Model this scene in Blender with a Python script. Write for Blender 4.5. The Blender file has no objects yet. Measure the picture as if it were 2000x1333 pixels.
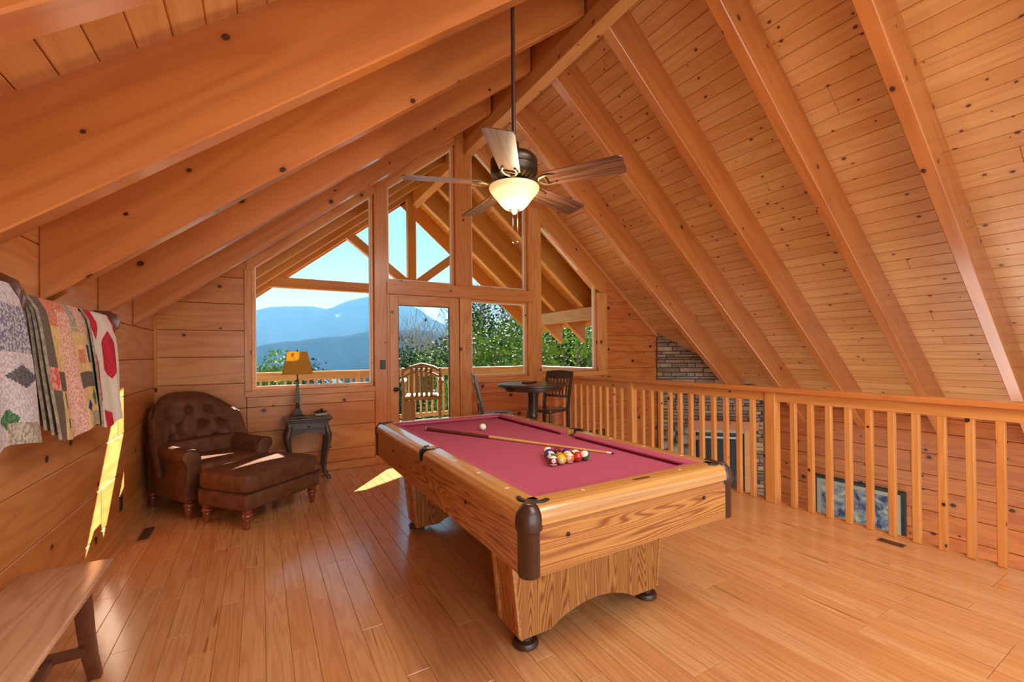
import bpy, bmesh, math, random
from mathutils import Matrix, Vector
random.seed(7)
SC = bpy.context.scene
COL = SC.collection

# ---------------------------------------------------------------- camera
H = 1.38
cam_d = bpy.data.cameras.new('camera')
cam = bpy.data.objects.new('camera', cam_d)
COL.objects.link(cam)
SC.camera = cam
cam_d.sensor_width = 36.0
cam_d.lens = 849.7 / 2000 * 36.0
cam_d.shift_y = 19.5 / 2000
cam_d.clip_end = 6000
cam_d.clip_start = 0.05
YAW, PITCH, ROLL = .5247, -.0063, -.009
def _cam_rot():
    c, s = math.cos, math.sin
    B = Matrix(((1, 0, 0), (0, 0, -1), (0, 1, 0)))
    Rz = Matrix(((c(YAW), -s(YAW), 0), (s(YAW), c(YAW), 0), (0, 0, 1)))
    Rx = Matrix(((1, 0, 0), (0, c(PITCH), -s(PITCH)), (0, s(PITCH), c(PITCH))))
    Rr = Matrix(((c(ROLL), -s(ROLL), 0), (s(ROLL), c(ROLL), 0), (0, 0, 1)))
    return Rr @ Rx @ B @ Rz
_m = _cam_rot()
cam.matrix_world = Matrix(((_m[0][0], -_m[1][0], -_m[2][0], 0),
                           (_m[0][1], -_m[1][1], -_m[2][1], 0),
                           (_m[0][2], -_m[1][2], -_m[2][2], H), (0, 0, 0, 1)))

# ---------------------------------------------------------------- world and light
SC.view_settings.view_transform = 'Standard'
SC.view_settings.look = 'None'
SC.view_settings.exposure = 0.06
SC.view_settings.gamma = 1.0
SC.view_settings.use_curve_mapping = False
try:
    SC.cycles.use_denoising = True
    SC.cycles.use_adaptive_sampling = True
    SC.cycles.adaptive_threshold = .03
    SC.cycles.max_bounces = 6
    SC.cycles.diffuse_bounces = 3
    SC.cycles.glossy_bounces = 3
    SC.cycles.transparent_max_bounces = 12
    SC.cycles.transmission_bounces = 6
    SC.cycles.volume_bounces = 0
    SC.cycles.sample_clamp_indirect = 2.5
    SC.cycles.caustics_reflective = False
    SC.cycles.caustics_refractive = False
except Exception:
    pass
world = bpy.data.worlds.new('sky')
SC.world = world
world.use_nodes = True
wn = world.node_tree.nodes
wl = world.node_tree.links
wn.clear()
w_out = wn.new('ShaderNodeOutputWorld')
w_bg = wn.new('ShaderNodeBackground')
w_tc = wn.new('ShaderNodeTexCoord')
w_sx = wn.new('ShaderNodeSeparateXYZ')
w_rp = wn.new('ShaderNodeValToRGB')
w_rp.color_ramp.elements[0].position = 0.0
w_rp.color_ramp.elements[0].color = (.74, .90, .95, 1)
w_rp.color_ramp.elements[1].position = 0.75
w_rp.color_ramp.elements[1].color = (.16, .42, .72, 1)
_e = w_rp.color_ramp.elements.new(.22)
_e.color = (.40, .74, .90, 1)
wl.new(w_tc.outputs['Generated'], w_sx.inputs[0])
wl.new(w_sx.outputs['Z'], w_rp.inputs[0])
wl.new(w_rp.outputs[0], w_bg.inputs[0])
wl.new(w_bg.outputs[0], w_out.inputs[0])
w_bg.inputs[1].default_value = 1.15

def add_light(name, kind, loc, direction, energy, color, size=None, size_y=None):
    d = bpy.data.lights.new(name, kind)
    d.energy = energy
    d.color = color
    if kind == 'AREA':
        d.shape = 'RECTANGLE'
        d.size = size
        d.size_y = size_y or size
    elif size is not None and kind == 'SUN':
        d.angle = size
    elif size is not None:
        d.shadow_soft_size = size
    o = bpy.data.objects.new(name, d)
    COL.objects.link(o)
    o.location = loc
    o.rotation_euler = Vector(direction).to_track_quat('-Z', 'Y').to_euler()
    return o
SUN_EL = math.radians(30)
_sh = math.cos(SUN_EL)
add_light('sun', 'SUN', (10, 15, 12), (-.595 * _sh, -.804 * _sh, -math.sin(SUN_EL)), 32.0, (1.0, .93, .78), .0045)
# area light added behind the camera, standing in for presumed rear windows
add_light('rear_fill', 'AREA', (1.3, -1.7, 1.5), (.16, 1, -.02), 72, (1.0, .95, .88), 3.6, 2.2)
# unseen light added above and behind the camera to brighten floor and table
add_light('overhead_fill', 'AREA', (2.1, -.3, 3.5), (.0, .34, -1), 92, (1.0, .96, .90), 2.0, 1.6)
add_light('great_room_fill', 'AREA', (5.7, 1.4, -2.5), (-.30, .10, 1), 150, (1.0, .93, .84), 2.6, 3.4)  # unseen upward light added near the great-room floor to brighten ceiling and rafter undersides

# ---------------------------------------------------------------- helpers
MATS = {}
def P(name, color, rough=.5, metal=0., spec=.5, **kw):
    m = bpy.data.materials.new(name)
    m.use_nodes = True
    b = m.node_tree.nodes['Principled BSDF']
    b.inputs['Base Color'].default_value = (*color, 1)
    b.inputs['Roughness'].default_value = rough
    b.inputs['Metallic'].default_value = metal
    b.inputs['Specular IOR Level'].default_value = spec
    for k, v in kw.items():
        b.inputs[k.replace('_', ' ')].default_value = v
    MATS[name] = m
    return m
def s2l(r, g, b):
    f = lambda c: (c / 255) / 12.92 if c / 255 <= .04045 else ((c / 255 + .055) / 1.055) ** 2.4
    return (f(r), f(g), f(b))
def N(m, t, **kw):
    n = m.node_tree.nodes.new(t)
    for k, v in kw.items():
        setattr(n, k, v)
    return n
def L(m, a, b):
    m.node_tree.links.new(a, b)
def math_n(m, op, a, b=None, c=None):
    n = N(m, 'ShaderNodeMath', operation=op)
    for i, v in enumerate((a, b, c)):
        if v is None:
            continue
        if isinstance(v, (int, float)):
            n.inputs[i].default_value = v
        else:
            L(m, v, n.inputs[i])
    return n.outputs[0]
def mix_n(m, fac, a, b, blend='MIX'):
    n = N(m, 'ShaderNodeMix', data_type='RGBA', blend_type=blend)
    for sock, v in ((n.inputs['Factor'], fac), (n.inputs['A'], a), (n.inputs['B'], b)):
        if isinstance(v, (int, float)):
            sock.default_value = v
        elif isinstance(v, tuple):
            sock.default_value = (*v, 1)
        else:
            L(m, v, sock)
    return n.outputs['Result']
def wood(name, ca, cb, dark, knot=None, ring=14., stretch=(.55, 5., 5.), contrast=.45, fibre=.25, rough=.4, coat=0., kp=.3, ks=4., kr=.075, bump=0., vary=1., spec=.4, streak=0.):
    """wood whose grain runs along the piece's local X"""
    m = P(name, ca, rough, spec=spec)
    b = m.node_tree.nodes['Principled BSDF']
    tc = N(m, 'ShaderNodeTexCoord')
    oi = N(m, 'ShaderNodeObjectInfo')
    off = math_n(m, 'MULTIPLY', oi.outputs['Random'], 61.7)
    va = N(m, 'ShaderNodeVectorMath', operation='ADD')
    L(m, tc.outputs['Object'], va.inputs[0])
    L(m, off, va.inputs[1])
    mp = N(m, 'ShaderNodeMapping')
    mp.inputs['Scale'].default_value = stretch
    L(m, va.outputs[0], mp.inputs['Vector'])
    n1 = N(m, 'ShaderNodeTexNoise')
    n1.inputs['Scale'].default_value = 1.0
    n1.inputs['Detail'].default_value = 2.0
    n1.inputs['Roughness'].default_value = .45
    L(m, mp.outputs[0], n1.inputs['Vector'])
    s = math_n(m, 'SINE', math_n(m, 'MULTIPLY', n1.outputs['Fac'], ring * 6.28))
    s = math_n(m, 'POWER', math_n(m, 'MULTIPLY_ADD', s, .5, .5), 1.8)
    mp2 = N(m, 'ShaderNodeMapping')
    mp2.inputs['Scale'].default_value = (2.2, 95., 95.)
    L(m, va.outputs[0], mp2.inputs['Vector'])
    n2 = N(m, 'ShaderNodeTexNoise')
    n2.inputs['Scale'].default_value = 1.0
    n2.inputs['Detail'].default_value = 3.0
    L(m, mp2.outputs[0], n2.inputs['Vector'])
    fib = math_n(m, 'MULTIPLY', math_n(m, 'SUBTRACT', n2.outputs['Fac'], .35), fibre * 2.2)
    fac = math_n(m, 'ADD', math_n(m, 'MULTIPLY', s, contrast), fib)
    fac.node.use_clamp = True
    rnd = N(m, 'ShaderNodeTexWhiteNoise', noise_dimensions='1D')
    L(m, off, rnd.inputs['W'])
    base = mix_n(m, math_n(m, 'MULTIPLY', rnd.outputs['Value'], vary), ca, cb)
    col = mix_n(m, fac, base, dark)
    if streak:
        mp3 = N(m, 'ShaderNodeMapping')
        mp3.inputs['Scale'].default_value = (1.1, 26., 26.)
        L(m, va.outputs[0], mp3.inputs['Vector'])
        n3 = N(m, 'ShaderNodeTexNoise')
        n3.inputs['Scale'].default_value = 1.
        n3.inputs['Detail'].default_value = 1.
        L(m, mp3.outputs[0], n3.inputs['Vector'])
        st = math_n(m, 'MULTIPLY', math_n(m, 'GREATER_THAN', n3.outputs['Fac'], .735), streak)
        col = mix_n(m, st, col, (.20, .075, .025))
    if knot:
        sx = N(m, 'ShaderNodeSeparateXYZ')
        L(m, va.outputs[0], sx.inputs[0])
        cv = N(m, 'ShaderNodeCombineXYZ')
        L(m, math_n(m, 'MULTIPLY', sx.outputs['X'], ks * .8), cv.inputs[0])
        L(m, math_n(m, 'MULTIPLY', math_n(m, 'ADD', sx.outputs['Y'], sx.outputs['Z']), ks), cv.inputs[1])
        vo = N(m, 'ShaderNodeTexVoronoi', voronoi_dimensions='2D', feature='F1')
        vo.inputs['Scale'].default_value = 1.0
        L(m, cv.outputs[0], vo.inputs['Vector'])
        cs = N(m, 'ShaderNodeSeparateColor')
        L(m, vo.outputs['Color'], cs.inputs[0])
        on = math_n(m, 'LESS_THAN', cs.outputs[0], kp)
        rad = math_n(m, 'MULTIPLY_ADD', cs.outputs[1], kr, kr * .45)
        q = math_n(m, 'DIVIDE', vo.outputs['Distance'], rad)
        halo = math_n(m, 'MULTIPLY', on, math_n(m, 'SUBTRACT', 1., math_n(m, 'MULTIPLY', q, .42)))
        halo.node.use_clamp = True
        core = math_n(m, 'MULTIPLY', on, math_n(m, 'MULTIPLY', math_n(m, 'SUBTRACT', 1.05, q), 6.))
        core.node.use_clamp = True
        col = mix_n(m, math_n(m, 'MULTIPLY', halo, .55), col, (dark[0] * .75, dark[1] * .6, dark[2] * .6))
        col = mix_n(m, core, col, knot)
    L(m, col, b.inputs['Base Color'])
    if coat:
        b.inputs['Coat Weight'].default_value = coat
        b.inputs['Coat Roughness'].default_value = .16
    if bump:
        bp = N(m, 'ShaderNodeBump')
        bp.inputs['Strength'].default_value = bump
        bp.inputs['Distance'].default_value = .002
        L(m, fac, bp.inputs['Height'])
        L(m, bp.outputs[0], b.inputs['Normal'])
    return m
def noisy(name, ca, cb, scale=20., rough=.7, detail=4., bump=0., spec=.3, lo=.35, hi=.65, obj=True, stretch=None, vary=0., **kw):
    m = P(name, ca, rough, spec=spec, **kw)
    b = m.node_tree.nodes['Principled BSDF']
    tc = N(m, 'ShaderNodeTexCoord')
    oi = N(m, 'ShaderNodeObjectInfo')
    va = N(m, 'ShaderNodeVectorMath', operation='ADD')
    L(m, tc.outputs['Object'], va.inputs[0])
    L(m, math_n(m, 'MULTIPLY', oi.outputs['Random'], 40.), va.inputs[1])
    vec = va.outputs[0]
    if stretch:
        mp = N(m, 'ShaderNodeMapping')
        mp.inputs['Scale'].default_value = stretch
        L(m, vec, mp.inputs['Vector'])
        vec = mp.outputs[0]
    n = N(m, 'ShaderNodeTexNoise')
    n.inputs['Scale'].default_value = scale
    n.inputs['Detail'].default_value = detail
    L(m, vec, n.inputs['Vector'])
    mr = N(m, 'ShaderNodeMapRange')
    mr.inputs['From Min'].default_value = lo
    mr.inputs['From Max'].default_value = hi
    L(m, n.outputs['Fac'], mr.inputs['Value'])
    col = mix_n(m, mr.outputs[0], ca, cb)
    if vary:
        v = math_n(m, 'MULTIPLY_ADD', oi.outputs['Random'], vary, 1 - vary / 2)
        hs = N(m, 'ShaderNodeHueSaturation')
        L(m, v, hs.inputs['Value'])
        L(m, col, hs.inputs['Color'])
        col = hs.outputs[0]
    L(m, col, b.inputs['Base Color'])
    if bump:
        bp = N(m, 'ShaderNodeBump')
        bp.inputs['Strength'].default_value = bump
        bp.inputs['Distance'].default_value = .004
        L(m, n.outputs['Fac'], bp.inputs['Height'])
        L(m, bp.outputs[0], b.inputs['Normal'])
    return m

def obj(name, me, parent=None, mat=None, loc=None, rot=None):
    o = bpy.data.objects.new(name, me)
    COL.objects.link(o)
    if parent is not None:
        o.parent = parent
    if mat is not None and me is not None and not me.materials:
        me.materials.append(MATS[mat])
    if loc is not None:
        o.location = loc
    if rot is not None:
        o.rotation_euler = rot
    return o
def tag(o, label=None, cat=None, group=None, kind=None):
    if label: o['label'] = label
    if cat: o['category'] = cat
    if group: o['group'] = group
    if kind: o['kind'] = kind
    return o
def thing(name, label, cat, loc=(0, 0, 0), rz=0., group=None):
    o = bpy.data.objects.new(name, None)
    COL.objects.link(o)
    o.empty_display_size = .1
    o.location = loc
    o.rotation_euler = (0, 0, rz)
    return tag(o, label, cat, group)

class MB:
    """collects geometry for one mesh"""
    def __init__(s):
        s.v = []; s.f = []; s.mi = []
    def add(s, vs, fs, mi=0):
        n = len(s.v)
        s.v += [tuple(p) for p in vs]
        s.f += [tuple(i + n for i in f) for f in fs]
        s.mi += [mi] * len(fs)
        return s
    def box(s, x0, x1, y0, y1, z0, z1, mi=0):
        return s.add([(x0, y0, z0), (x1, y0, z0), (x1, y1, z0), (x0, y1, z0), (x0, y0, z1), (x1, y0, z1), (x1, y1, z1), (x0, y1, z1)],
                     [(0, 3, 2, 1), (4, 5, 6, 7), (0, 1, 5, 4), (1, 2, 6, 5), (2, 3, 7, 6), (3, 0, 4, 7)], mi)
    def prism(s, poly, a, b, axis='y', mi=0):
        """poly of 2D points in the plane normal to axis, extruded from a to b"""
        n = len(poly)
        def p3(p, t):
            return {'y': (p[0], t, p[1]), 'x': (t, p[0], p[1]), 'z': (p[0], p[1], t)}[axis]
        vs = [p3(p, a) for p in poly] + [p3(p, b) for p in poly]
        fs = [tuple(range(n)), tuple(range(2 * n - 1, n - 1, -1))]
        fs += [(i, i + n, (i + 1) % n + n, (i + 1) % n) for i in range(n)]
        return s.add(vs, fs, mi)
    def lathe(s, prof, n=16, c=(0, 0, 0), mi=0, cap=True):
        """prof: list of (r, z)"""
        vs = []; fs = []
        for r, z in prof:
            for k in range(n):
                a = 2 * math.pi * k / n
                vs.append((c[0] + r * math.cos(a), c[1] + r * math.sin(a), c[2] + z))
        for j in range(len(prof) - 1):
            for k in range(n):
                fs.append((j * n + k, j * n + (k + 1) % n, (j + 1) * n + (k + 1) % n, (j + 1) * n + k))
        if cap:
            fs.append(tuple(range(n - 1, -1, -1)))
            fs.append(tuple((len(prof) - 1) * n + k for k in range(n)))
        return s.add(vs, fs, mi)
    def tube(s, pts, rad, n=8, mi=0, squash=1.):
        pts = [Vector(p) for p in pts]
        if not isinstance(rad, (list, tuple)):
            rad = [rad] * len(pts)
        vs = []; fs = []
        up = Vector((0, 0, 1))
        d0 = (pts[1] - pts[0]).normalized()
        if abs(d0.dot(up)) > .95:
            up = Vector((0, 1, 0))
        for i, p in enumerate(pts):
            d = (pts[min(i + 1, len(pts) - 1)] - pts[max(i - 1, 0)]).normalized()
            a = d.cross(up)
            if a.length < 1e-6:
                a = d.orthogonal()
            a.normalize()
            b = a.cross(d).normalized()
            for k in range(n):
                t = 2 * math.pi * k / n
                vs.append(p + a * (rad[i] * math.cos(t)) + b * (rad[i] * squash * math.sin(t)))
        for j in range(len(pts) - 1):
            for k in range(n):
                fs.append((j * n + k, j * n + (k + 1) % n, (j + 1) * n + (k + 1) % n, (j + 1) * n + k))
        fs.append(tuple(range(n - 1, -1, -1)))
        fs.append(tuple((len(pts) - 1) * n + k for k in range(n)))
        return s.add(vs, fs, mi)
    def grid(s, fn, nu, nv, mi=0, mifn=None):
        vs = [fn(i / nu, j / nv) for j in range(nv + 1) for i in range(nu + 1)]
        n0 = len(s.f)
        s.add(vs, [(j * (nu + 1) + i, j * (nu + 1) + i + 1, (j + 1) * (nu + 1) + i + 1, (j + 1) * (nu + 1) + i) for j in range(nv) for i in range(nu)], mi)
        if mifn:
            for j in range(nv):
                for i in range(nu):
                    s.mi[n0 + j * nu + i] = mifn((i + .5) / nu, (j + .5) / nv)
        return s
    def xform(s, M, start=0):
        for i in range(start, len(s.v)):
            s.v[i] = tuple(M @ Vector(s.v[i]))
        return s
    def build(s, name, mat, parent=None, smooth=False, bevel=0., seg=2, weld=False, angle=40, loc=None, rot=None):
        me = bpy.data.meshes.new(name)
        me.from_pydata(s.v, [], s.f)
        bm = bmesh.new()
        bm.from_mesh(me)
        for f, i in zip(bm.faces, s.mi):
            f.material_index = i
        if weld:
            bmesh.ops.remove_doubles(bm, verts=bm.verts, dist=1e-5)
        bmesh.ops.recalc_face_normals(bm, faces=bm.faces)
        if bevel:
            es = [e for e in bm.edges if len(e.link_faces) == 2 and e.calc_face_angle(0) > .5]
            bmesh.ops.bevel(bm, geom=es, offset=bevel, segments=seg, profile=.5, affect='EDGES', clamp_overlap=True)
        bm.to_mesh(me)
        bm.free()
        for mt in (mat if isinstance(mat, (list, tuple)) else [mat]):
            me.materials.append(MATS[mt])
        if smooth:
            for p in me.polygons:
                p.use_smooth = True
            try:
                me.set_sharp_from_angle(angle=math.radians(angle))
            except Exception:
                pass
        me.update()
        return obj(name, me, parent, loc=loc, rot=rot)

_bc = {}
def board_mesh(Ln, W, T, mat, ch):
    k = (round(Ln, 3), round(W, 4), round(T, 4), mat, ch)
    if k in _bc:
        return _bc[k]
    x, y = Ln / 2, W / 2
    v = [(-x, -y, -T), (x, -y, -T), (x, y, -T), (-x, y, -T), (-x, -y, -ch), (x, -y, -ch), (x, y, -ch), (-x, y, -ch),
         (-x + ch, -y + ch, 0), (x - ch, -y + ch, 0), (x - ch, y - ch, 0), (-x + ch, y - ch, 0)]
    f = [(0, 3, 2, 1), (8, 9, 10, 11)]
    for a in (0, 4):
        for i in range(4):
            j = (i + 1) % 4
            f.append((a + i, a + j, a + j + 4, a + i + 4))
    me = bpy.data.meshes.new('board')
    me.from_pydata(v, [], f)
    me.materials.append(MATS[mat])
    me.update()
    _bc[k] = me
    return me
def board(name, c, xd, zd, Ln, W, T, mat, parent=None, ch=.003):
    """a plank: c centre of its face, xd grain direction, zd face normal"""
    xd = Vector(xd).normalized(); zd = Vector(zd).normalized(); yd = zd.cross(xd)
    o = obj(name, board_mesh(Ln, W, T, mat, ch), parent)
    o.matrix_local = Matrix(((xd.x, yd.x, zd.x, c[0]), (xd.y, yd.y, zd.y, c[1]), (xd.z, yd.z, zd.z, c[2]), (0, 0, 0, 1)))
    return o
def clip(poly, a, b, c):
    """keep the part of a polygon where a*x + b*y <= c"""
    out = []
    for i in range(len(poly)):
        p, q = poly[i], poly[(i + 1) % len(poly)]
        dp, dq = a * p[0] + b * p[1] - c, a * q[0] + b * q[1] - c
        if dp <= 0:
            out.append(p)
        if dp * dq < 0:
            t = dp / (dp - dq)
            out.append((p[0] + t * (q[0] - p[0]), p[1] + t * (q[1] - p[1])))
    return out
def offset_poly(poly, w):
    """offset a convex counter-clockwise polygon outwards by w"""
    n = len(poly); out = []
    for i in range(n):
        p0, p1, p2 = Vector(poly[i - 1]), Vector(poly[i]), Vector(poly[(i + 1) % n])
        d1, d2 = (p1 - p0).normalized(), (p2 - p1).normalized()
        n1, n2 = Vector((d1.y, -d1.x)), Vector((d2.y, -d2.x))
        b = (n1 + n2).normalized()
        out.append(tuple(p1 + b * (w / max(.2, b.dot(n1)))))
    return out
def ring(mb, poly, w, y0, y1, mi=0):
    o = offset_poly(poly, w); n = len(poly)
    vs = [(p[0], y0, p[1]) for p in poly] + [(p[0], y0, p[1]) for p in o] + [(p[0], y1, p[1]) for p in poly] + [(p[0], y1, p[1]) for p in o]
    fs = []
    for i in range(n):
        j = (i + 1) % n
        fs += [(i, j, n + j, n + i), (2 * n + i, 3 * n + i, 3 * n + j, 2 * n + j), (i, 2 * n + i, 2 * n + j, j), (n + i, n + j, 3 * n + j, 3 * n + i)]
    return mb.add(vs, fs, mi)
def copy_tree(o, parent=None):
    c = o.copy()
    COL.objects.link(c)
    c.parent = parent
    for ch in o.children:
        copy_tree(ch, c)
    return c
R = math.radians

# ---------------------------------------------------------------- materials
PINE_A, PINE_B, PINE_D = (.68, .29, .085), (.60, .21, .050), (.44, .125, .026)
KNOT = (.06, .012, .005)
wood('pine_board', PINE_A, PINE_B, PINE_D, KNOT, ring=9, stretch=(.5, 4.2, 4.2), contrast=.42, fibre=.3, rough=.38, kp=.30, ks=3.6, kr=.058, coat=.25)
wood('pine_ceiling', (.70, .36, .13), (.62, .28, .085), (.48, .18, .05), (.13, .03, .012), ring=6, stretch=(.5, 5, 5), contrast=.3, fibre=.35, rough=.42, kp=.55, ks=5.5, kr=.055, coat=.15)
wood('pine_rafter', (.58, .195, .045), (.52, .155, .032), (.38, .09, .018), KNOT, ring=7, stretch=(.35, 3, 3), contrast=.38, fibre=.3, rough=.4, kp=.34, ks=3.4, kr=.05, coat=.8)
wood('pine_red', (.60, .19, .042), (.54, .145, .030), (.36, .075, .016), KNOT, ring=9, stretch=(.5, 4.2, 4.2), contrast=.5, fibre=.3, rough=.38, kp=.5, ks=3.6, kr=.07, coat=.25)
wood('pine_rail', (.80, .37, .105), (.74, .30, .075), (.56, .18, .04), KNOT, ring=7, stretch=(.5, 8, 8), contrast=.35, fibre=.3, rough=.36, kp=.22, ks=4.5, kr=.05, coat=.3)
wood('pine_cap', (.70, .25, .065), (.66, .22, .055), (.50, .14, .03), KNOT, ring=7, stretch=(.5, 8, 8), contrast=.35, fibre=.3, rough=.3, kp=.2, ks=4.5, kr=.05, coat=.6)
wood('floor_wood', (.76, .395, .165), (.68, .295, .105), (.50, .18, .058), None, ring=11, stretch=(.6, 8, 8), contrast=.36, fibre=.4, rough=.27, coat=.8, bump=0., streak=.6, vary=1.)
wood('oak_veneer', (.60, .28, .078), (.58, .26, .068), (.25, .075, .018), None, ring=60, stretch=(.42, 4.4, 4.4), contrast=.8, fibre=.45, rough=.33, coat=.35)
wood('oak_rail', (.66, .34, .10), (.64, .31, .085), (.38, .145, .035), None, ring=5, stretch=(.25, 22, 22), contrast=.5, fibre=.45, rough=.28, coat=1.)
wood('deck_wood', (.55, .33, .13), (.47, .26, .09), (.33, .16, .05), None, ring=7, stretch=(.5, 6, 6), contrast=.4, fibre=.4, rough=.6)
wood('porch_wood', (.60, .27, .05), (.54, .22, .035), (.40, .13, .02), None, ring=6, stretch=(.4, 5, 5), contrast=.35, fibre=.3, rough=.5)
wood('bench_wood', (.72, .42, .25), (.70, .40, .23), (.50, .24, .12), None, ring=14, stretch=(.6, 5, 5), contrast=.5, fibre=.4, rough=.22, coat=.6)
wood('dark_wood', (.055, .030, .020), (.06, .033, .022), (.028, .014, .010), None, ring=8, contrast=.4, fibre=.4, rough=.28, coat=.4)
wood('grey_dark_wood', (.085, .062, .045), (.09, .066, .048), (.04, .028, .02), None, ring=8, contrast=.4, fibre=.4, rough=.38, coat=.2)
wood('red_wood', (.26, .06, .022), (.24, .055, .02), (.15, .03, .012), None, ring=8, contrast=.4, fibre=.3, rough=.25, coat=.5)
wood('rack_wood', (.15, .045, .02), (.15, .045, .02), (.08, .022, .01), None, ring=8, contrast=.4, fibre=.3, rough=.3, coat=.4)
wood('walnut_blade', (.17, .075, .045), (.17, .075, .045), (.055, .022, .014), None, ring=6, stretch=(.8, 14, 14), contrast=.7, fibre=.6, rough=.35, coat=.2)
wood('blade_edge', (.36, .30, .24), (.36, .30, .24), (.24, .19, .15), None, ring=5, stretch=(.8, 14, 14), contrast=.4, fibre=.5, rough=.4)
wood('cue_shaft', (.72, .42, .15), (.72, .42, .15), (.6, .3, .1), None, ring=4, contrast=.3, fibre=.2, rough=.25, coat=.6, bump=0)
P('cue_butt', (.17, .035, .02), .2, Coat_Weight=.7)
P('white_ferrule', (.8, .76, .68), .4)
noisy('felt', (.46, .098, .155), (.41, .082, .130), 900, .95, 2, spec=.05)
P('black_plastic', (.018, .016, .016), .32)
P('brown_casting', (.055, .020, .011), .36, Coat_Weight=.2)
P('black_liner', (.012, .012, .016), .5)
P('pearl_inlay', (.82, .78, .68), .3)
P('bolt_metal', (.05, .04, .03), .35, .9)
noisy('leather', (.105, .034, .013), (.16, .058, .024), 14, .62, 5, bump=.15, spec=.3)
P('leather_seam', (.035, .012, .007), .6)
P('bronze', (.075, .050, .032), .34, .85)
P('bronze_light', (.26, .17, .08), .35, .8)
P('brass_dark', (.06, .042, .03), .3, .8)
P('lamp_bronze', (.040, .028, .020), .42, .0)
wood('chair_weathered', (.22, .12, .05), (.20, .10, .04), (.11, .05, .02), None, ring=7, contrast=.4, fibre=.4, rough=.6)
P('switch_plate', (.05, .03, .018), .45)
P('vent_metal', (.15, .06, .025), .5)
P('screw', (.05, .05, .06), .3, .9)
P('frame_black', (.014, .012, .012), .35)
P('mat_board', (.52, .44, .32), .8)
P('screen_black', (.006, .005, .005), .5)
P('steel_trim', (.42, .42, .42), .3, .9)
P('white_vinyl', (.70, .62, .52), .4)
P('snow', (.86, .88, .92), .6)
P('planter_dish', (.62, .58, .48), .5)
P('dark_leaf', (.045, .035, .028), .6)
P('gap_dark', (.10, .035, .012), .9)
P('metal_roof_dark', (.03, .03, .035), .5)
m = P('bulb_glass', (.95, .78, .42), .35)
_b = m.node_tree.nodes['Principled BSDF']
_b.inputs['Emission Color'].default_value = (1, .74, .34, 1)
_b.inputs['Emission Strength'].default_value = .5
m = P('bulb', (1, .9, .7), .4)
_b = m.node_tree.nodes['Principled BSDF']
_b.inputs['Emission Color'].default_value = (1, .86, .6, 1)
_b.inputs['Emission Strength'].default_value = 30.
m = P('lamp_shade', (.60, .36, .045), .8)
_b = m.node_tree.nodes['Principled BSDF']
_tr = N(m, 'ShaderNodeBsdfTranslucent')
_tr.inputs[0].default_value = (.75, .46, .06, 1)
_mx = N(m, 'ShaderNodeMixShader')
_mx.inputs[0].default_value = .45
_o = m.node_tree.nodes['Material Output']
L(m, _b.outputs[0], _mx.inputs[1]); L(m, _tr.outputs[0], _mx.inputs[2]); L(m, _mx.outputs[0], _o.inputs[0])
m = bpy.data.materials.new('window_glass'); m.use_nodes = True; MATS['window_glass'] = m
m.node_tree.nodes.clear()
_o = N(m, 'ShaderNodeOutputMaterial'); _t = N(m, 'ShaderNodeBsdfTransparent'); _g = N(m, 'ShaderNodeBsdfGlossy'); _mx = N(m, 'ShaderNodeMixShader'); _fr = N(m, 'ShaderNodeFresnel')
_t.inputs[0].default_value = (.95, .98, .99, 1)
_g.inputs['Roughness'].default_value = 0.
_fr.inputs['IOR'].default_value = 1.35
L(m, math_n(m, 'MULTIPLY', _fr.outputs[0], .05), _mx.inputs[0]); L(m, _t.outputs[0], _mx.inputs[1]); L(m, _g.outputs[0], _mx.inputs[2]); L(m, _mx.outputs[0], _o.inputs[0])
for i, (a, b) in enumerate((((.40, .26, .16), (.30, .19, .12)), ((.26, .17, .125), (.19, .125, .095)), ((.50, .34, .20), (.38, .25, .15)), ((.31, .23, .17), (.23, .17, .13)))):
    noisy('stone_%d' % i, a, b, 9, .85, 5, bump=.5, vary=.3)
noisy('boulder', (.36, .34, .30), (.22, .21, .19), 7, .9, 5, bump=.5)
noisy('mortar', (.09, .075, .065), (.06, .05, .045), 30, .95, 3)
noisy('bark', (.16, .125, .10), (.10, .08, .065), 12, .9, 3)
noisy('bark_pale', (.30, .25, .20), (.20, .165, .13), 12, .9, 3)
noisy('leaf_green', (.10, .17, .02), (.24, .33, .06), 3., .7, 2, vary=.5, spec=.1)
noisy('leaf_dark', (.025, .06, .018), (.06, .11, .03), 3., .7, 2, vary=.4, spec=.1)
noisy('ground_cover', (.20, .19, .06), (.66, .68, .70), .35, .9, 5, lo=.46, hi=.56)
noisy('far_forest', (.006, .012, .010), (.018, .021, .016), .030, .95, 6, spec=0., lo=.3, hi=.7)
noisy('near_forest', (.02, .028, .014), (.06, .05, .03), .10, .95, 6, spec=0., lo=.3, hi=.7)
# ---------------------------------------------------------------- dimensions of the house
XL, XR, YG = -.924, 7.57, 5.615
RX, RZ = 2.55, 4.86                  # ceiling ridge
SL, SR = .795, .827                  # slopes left and right
RD = .45                             # vertical depth of the rafters
YB = -1.9                            # rear end of what is built
def ceil_l(x): return RZ + SL * (x - RX)
def ceil_r(x): return RZ - SR * (x - RX)
FLZ = -2.7                           # great-room floor
XE = 4.12                            # loft edge

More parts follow.
